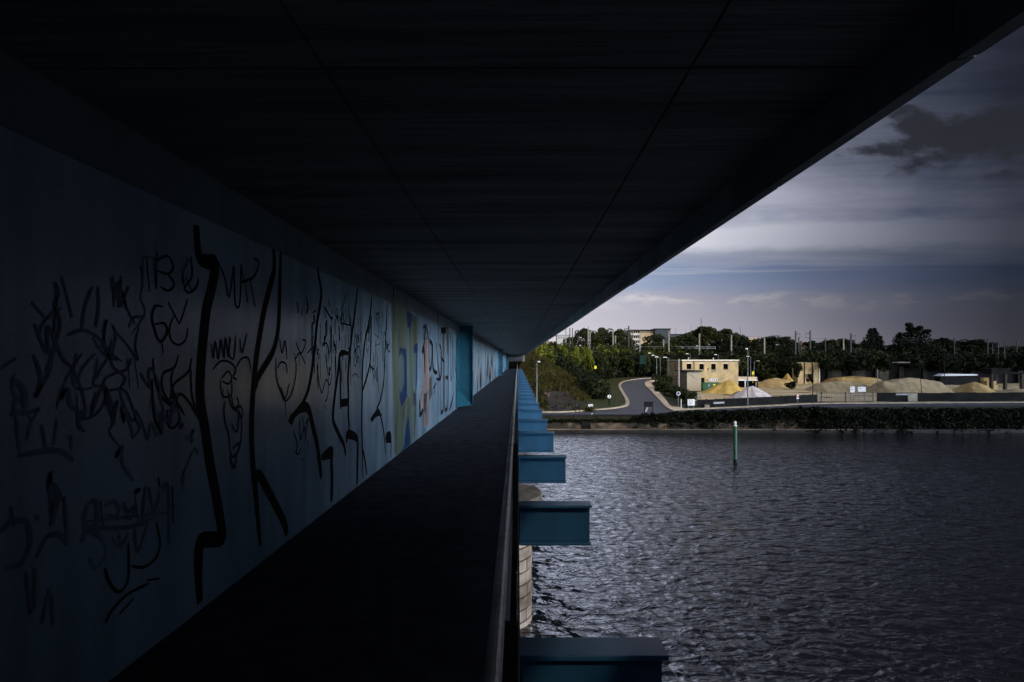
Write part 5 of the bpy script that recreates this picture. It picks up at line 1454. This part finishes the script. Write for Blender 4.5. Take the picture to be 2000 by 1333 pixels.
# one long bright layer with a ragged top, a thin gap above it
e3 = math_('ADD', el, math_('MULTIPLY', math_('SUBTRACT', nz_(14, 40, 1., 6, 5.5, .6), .5), .035))
lay = ramp_(e3, [(.190,(0,0,0)),(.205,(1,1,1)),(.232,(1,1,1)),(.240,(0,0,0))])
c = mix_('MIX', c, (.82,.82,.87), math_('MULTIPLY', lay, .7))
c = mix_('MULTIPLY', c, (.62,.68,.82), math_('MULTIPLY', ramp_(e3, [(.238,(0,0,0)),(.245,(1,1,1)),(.252,(1,1,1)),(.268,(0,0,0))]), ramp_(nz_(4, 6, 1., 5, 3.3), [(.42,(0,0,0)),(.56,(1,1,1))])))
# added sky glow ahead, hidden by the bridge, to brighten the water
ov = ramp_(math_('SUBTRACT', el, math_('MULTIPLY', az, .8)), [(.06,(0,0,0)),(.22,(1,1,1))])
ov = math_('MULTIPLY', ov, ramp_(math_('ADD', math_('MULTIPLY', az, .5), .5), [(.2,(0,0,0)),(.35,(1,1,1)),(.56,(1,1,1)),(.69,(0,0,0))]))
c = mix_('MULTIPLY', c, (4.1,4.25,4.7), ov)
# low cumulus row with bright tops
pf = nz_(16, 44, 1., 7, 4.4, .62)
band = ramp_(e2, [(.082,(0,0,0)),(.104,(1,1,1)),(.118,(1,1,1)),(.128,(0,0,0))])
cum = ramp_(pf, [(.47,(0,0,0)),(.60,(1,1,1))])
c = mix_('MIX', c, (.66,.62,.62), math_('MULTIPLY', math_('MULTIPLY', band, cum), .55))
# wispy streak inside the blue gap
ws = ramp_(nz_(2.2, 90, 1., 6, 7.7, .6), [(.55,(0,0,0)),(.7,(1,1,1))])
c = mix_('MIX', c, (.55,.56,.6), math_('MULTIPLY', math_('MULTIPLY', ws, ramp_(el, [(.12,(0,0,0)),(.14,(1,1,1)),(.17,(1,1,1)),(.2,(0,0,0))])), .5))
# sky dimmed to the right, lens falloff put into its colour; raised behind
azn = math_('DIVIDE', math_('ADD', az, math.pi), 2*math.pi)     # .5 = straight ahead
def apos(a): return (a + math.pi)/(2*math.pi)
fall = ramp_(azn, [(0,(3.,3.2,3.4)),(apos(-2.4),(.5,)*3),(apos(-1.2),(.3,)*3),(apos(-.4),(1.,)*3),(apos(.10),(1.3,)*3),(apos(.22),(1.1,1.09,1.11)),(apos(.36),(.72,.73,.78)),(apos(.50),(.36,.37,.42)),(apos(.62),(.15,.16,.20)),(apos(.72),(.058,.062,.080)),(apos(1.1),(.055,.07,.095)),(apos(1.6),(.09,.12,.16)),(apos(1.85),(.5,.6,.7)),(apos(2.2),(3.6,4.,4.4)),(apos(2.75),(5.,5.3,5.6)),(1.,(3.,3.2,3.4))])
c = mix_('MULTIPLY', c, fall, 1.)
# added low sky glow out of view behind, to light the girder wall
rm = ramp_(azn, [(apos(1.62),(0,0,0)),(apos(1.86),(1,1,1)),(apos(2.42),(1,1,1)),(apos(2.78),(0,0,0))])
rm = math_('MULTIPLY', rm, ramp_(Z_, [(.0,(1,1,1)),(.16,(1,1,1)),(.30,(0,0,0))]))
c = mix_('MIX', c, (12.5,14.6,17.2), rm)
# one dark torn cloud
da = math_('DIVIDE', math_('SUBTRACT', az, .66), .135); de = math_('DIVIDE', math_('SUBTRACT', el, .372), .066)
rad = math_('SQRT', math_('ADD', math_('MULTIPLY', da, da), math_('MULTIPLY', de, de)))
rad = math_('ADD', rad, math_('MULTIPLY', math_('SUBTRACT', nz_(11, 19, 1., 8, 2.2, .60), .5), 3.0))
dc = ramp_(rad, [(.50,(1,1,1)),(1.0,(0,0,0))], 'EASE')
c = mix_('MIX', c, (.020,.020,.026), math_('MULTIPLY', dc, .94))
low = ramp_(Z_, [(0.,(1,1,1)),(.001,(1,1,1))])
c10 = mix_('MULTIPLY', c, (10.,10.,10.), 1.)
c10 = mix_('MIX', c10, sky.outputs[0], .015)
L.new(c10, bg.inputs['Color'])

cam = bpy.data.cameras.new('camera'); co = bpy.data.objects.new('camera', cam); COL.objects.link(co)
co.location = (0, 0, EYE); co.rotation_euler = (R(90), 0, 0)
cam.sensor_width = 36; cam.lens = F/2000*36; cam.shift_x = -11/2000; cam.shift_y = 38.5/2000
cam.clip_start = .05; cam.clip_end = 6000
SC.camera = co
SC.view_settings.view_transform = 'Standard'; SC.view_settings.look = 'None'; SC.view_settings.exposure = 0; SC.view_settings.gamma = 1
SC.cycles.use_denoising = True; SC.cycles.max_bounces = 6; SC.cycles.diffuse_bounces = 3; SC.cycles.glossy_bounces = 3; SC.cycles.transmission_bounces = 2
SC.cycles.sample_clamp_indirect = 4; SC.cycles.blur_glossy = .5
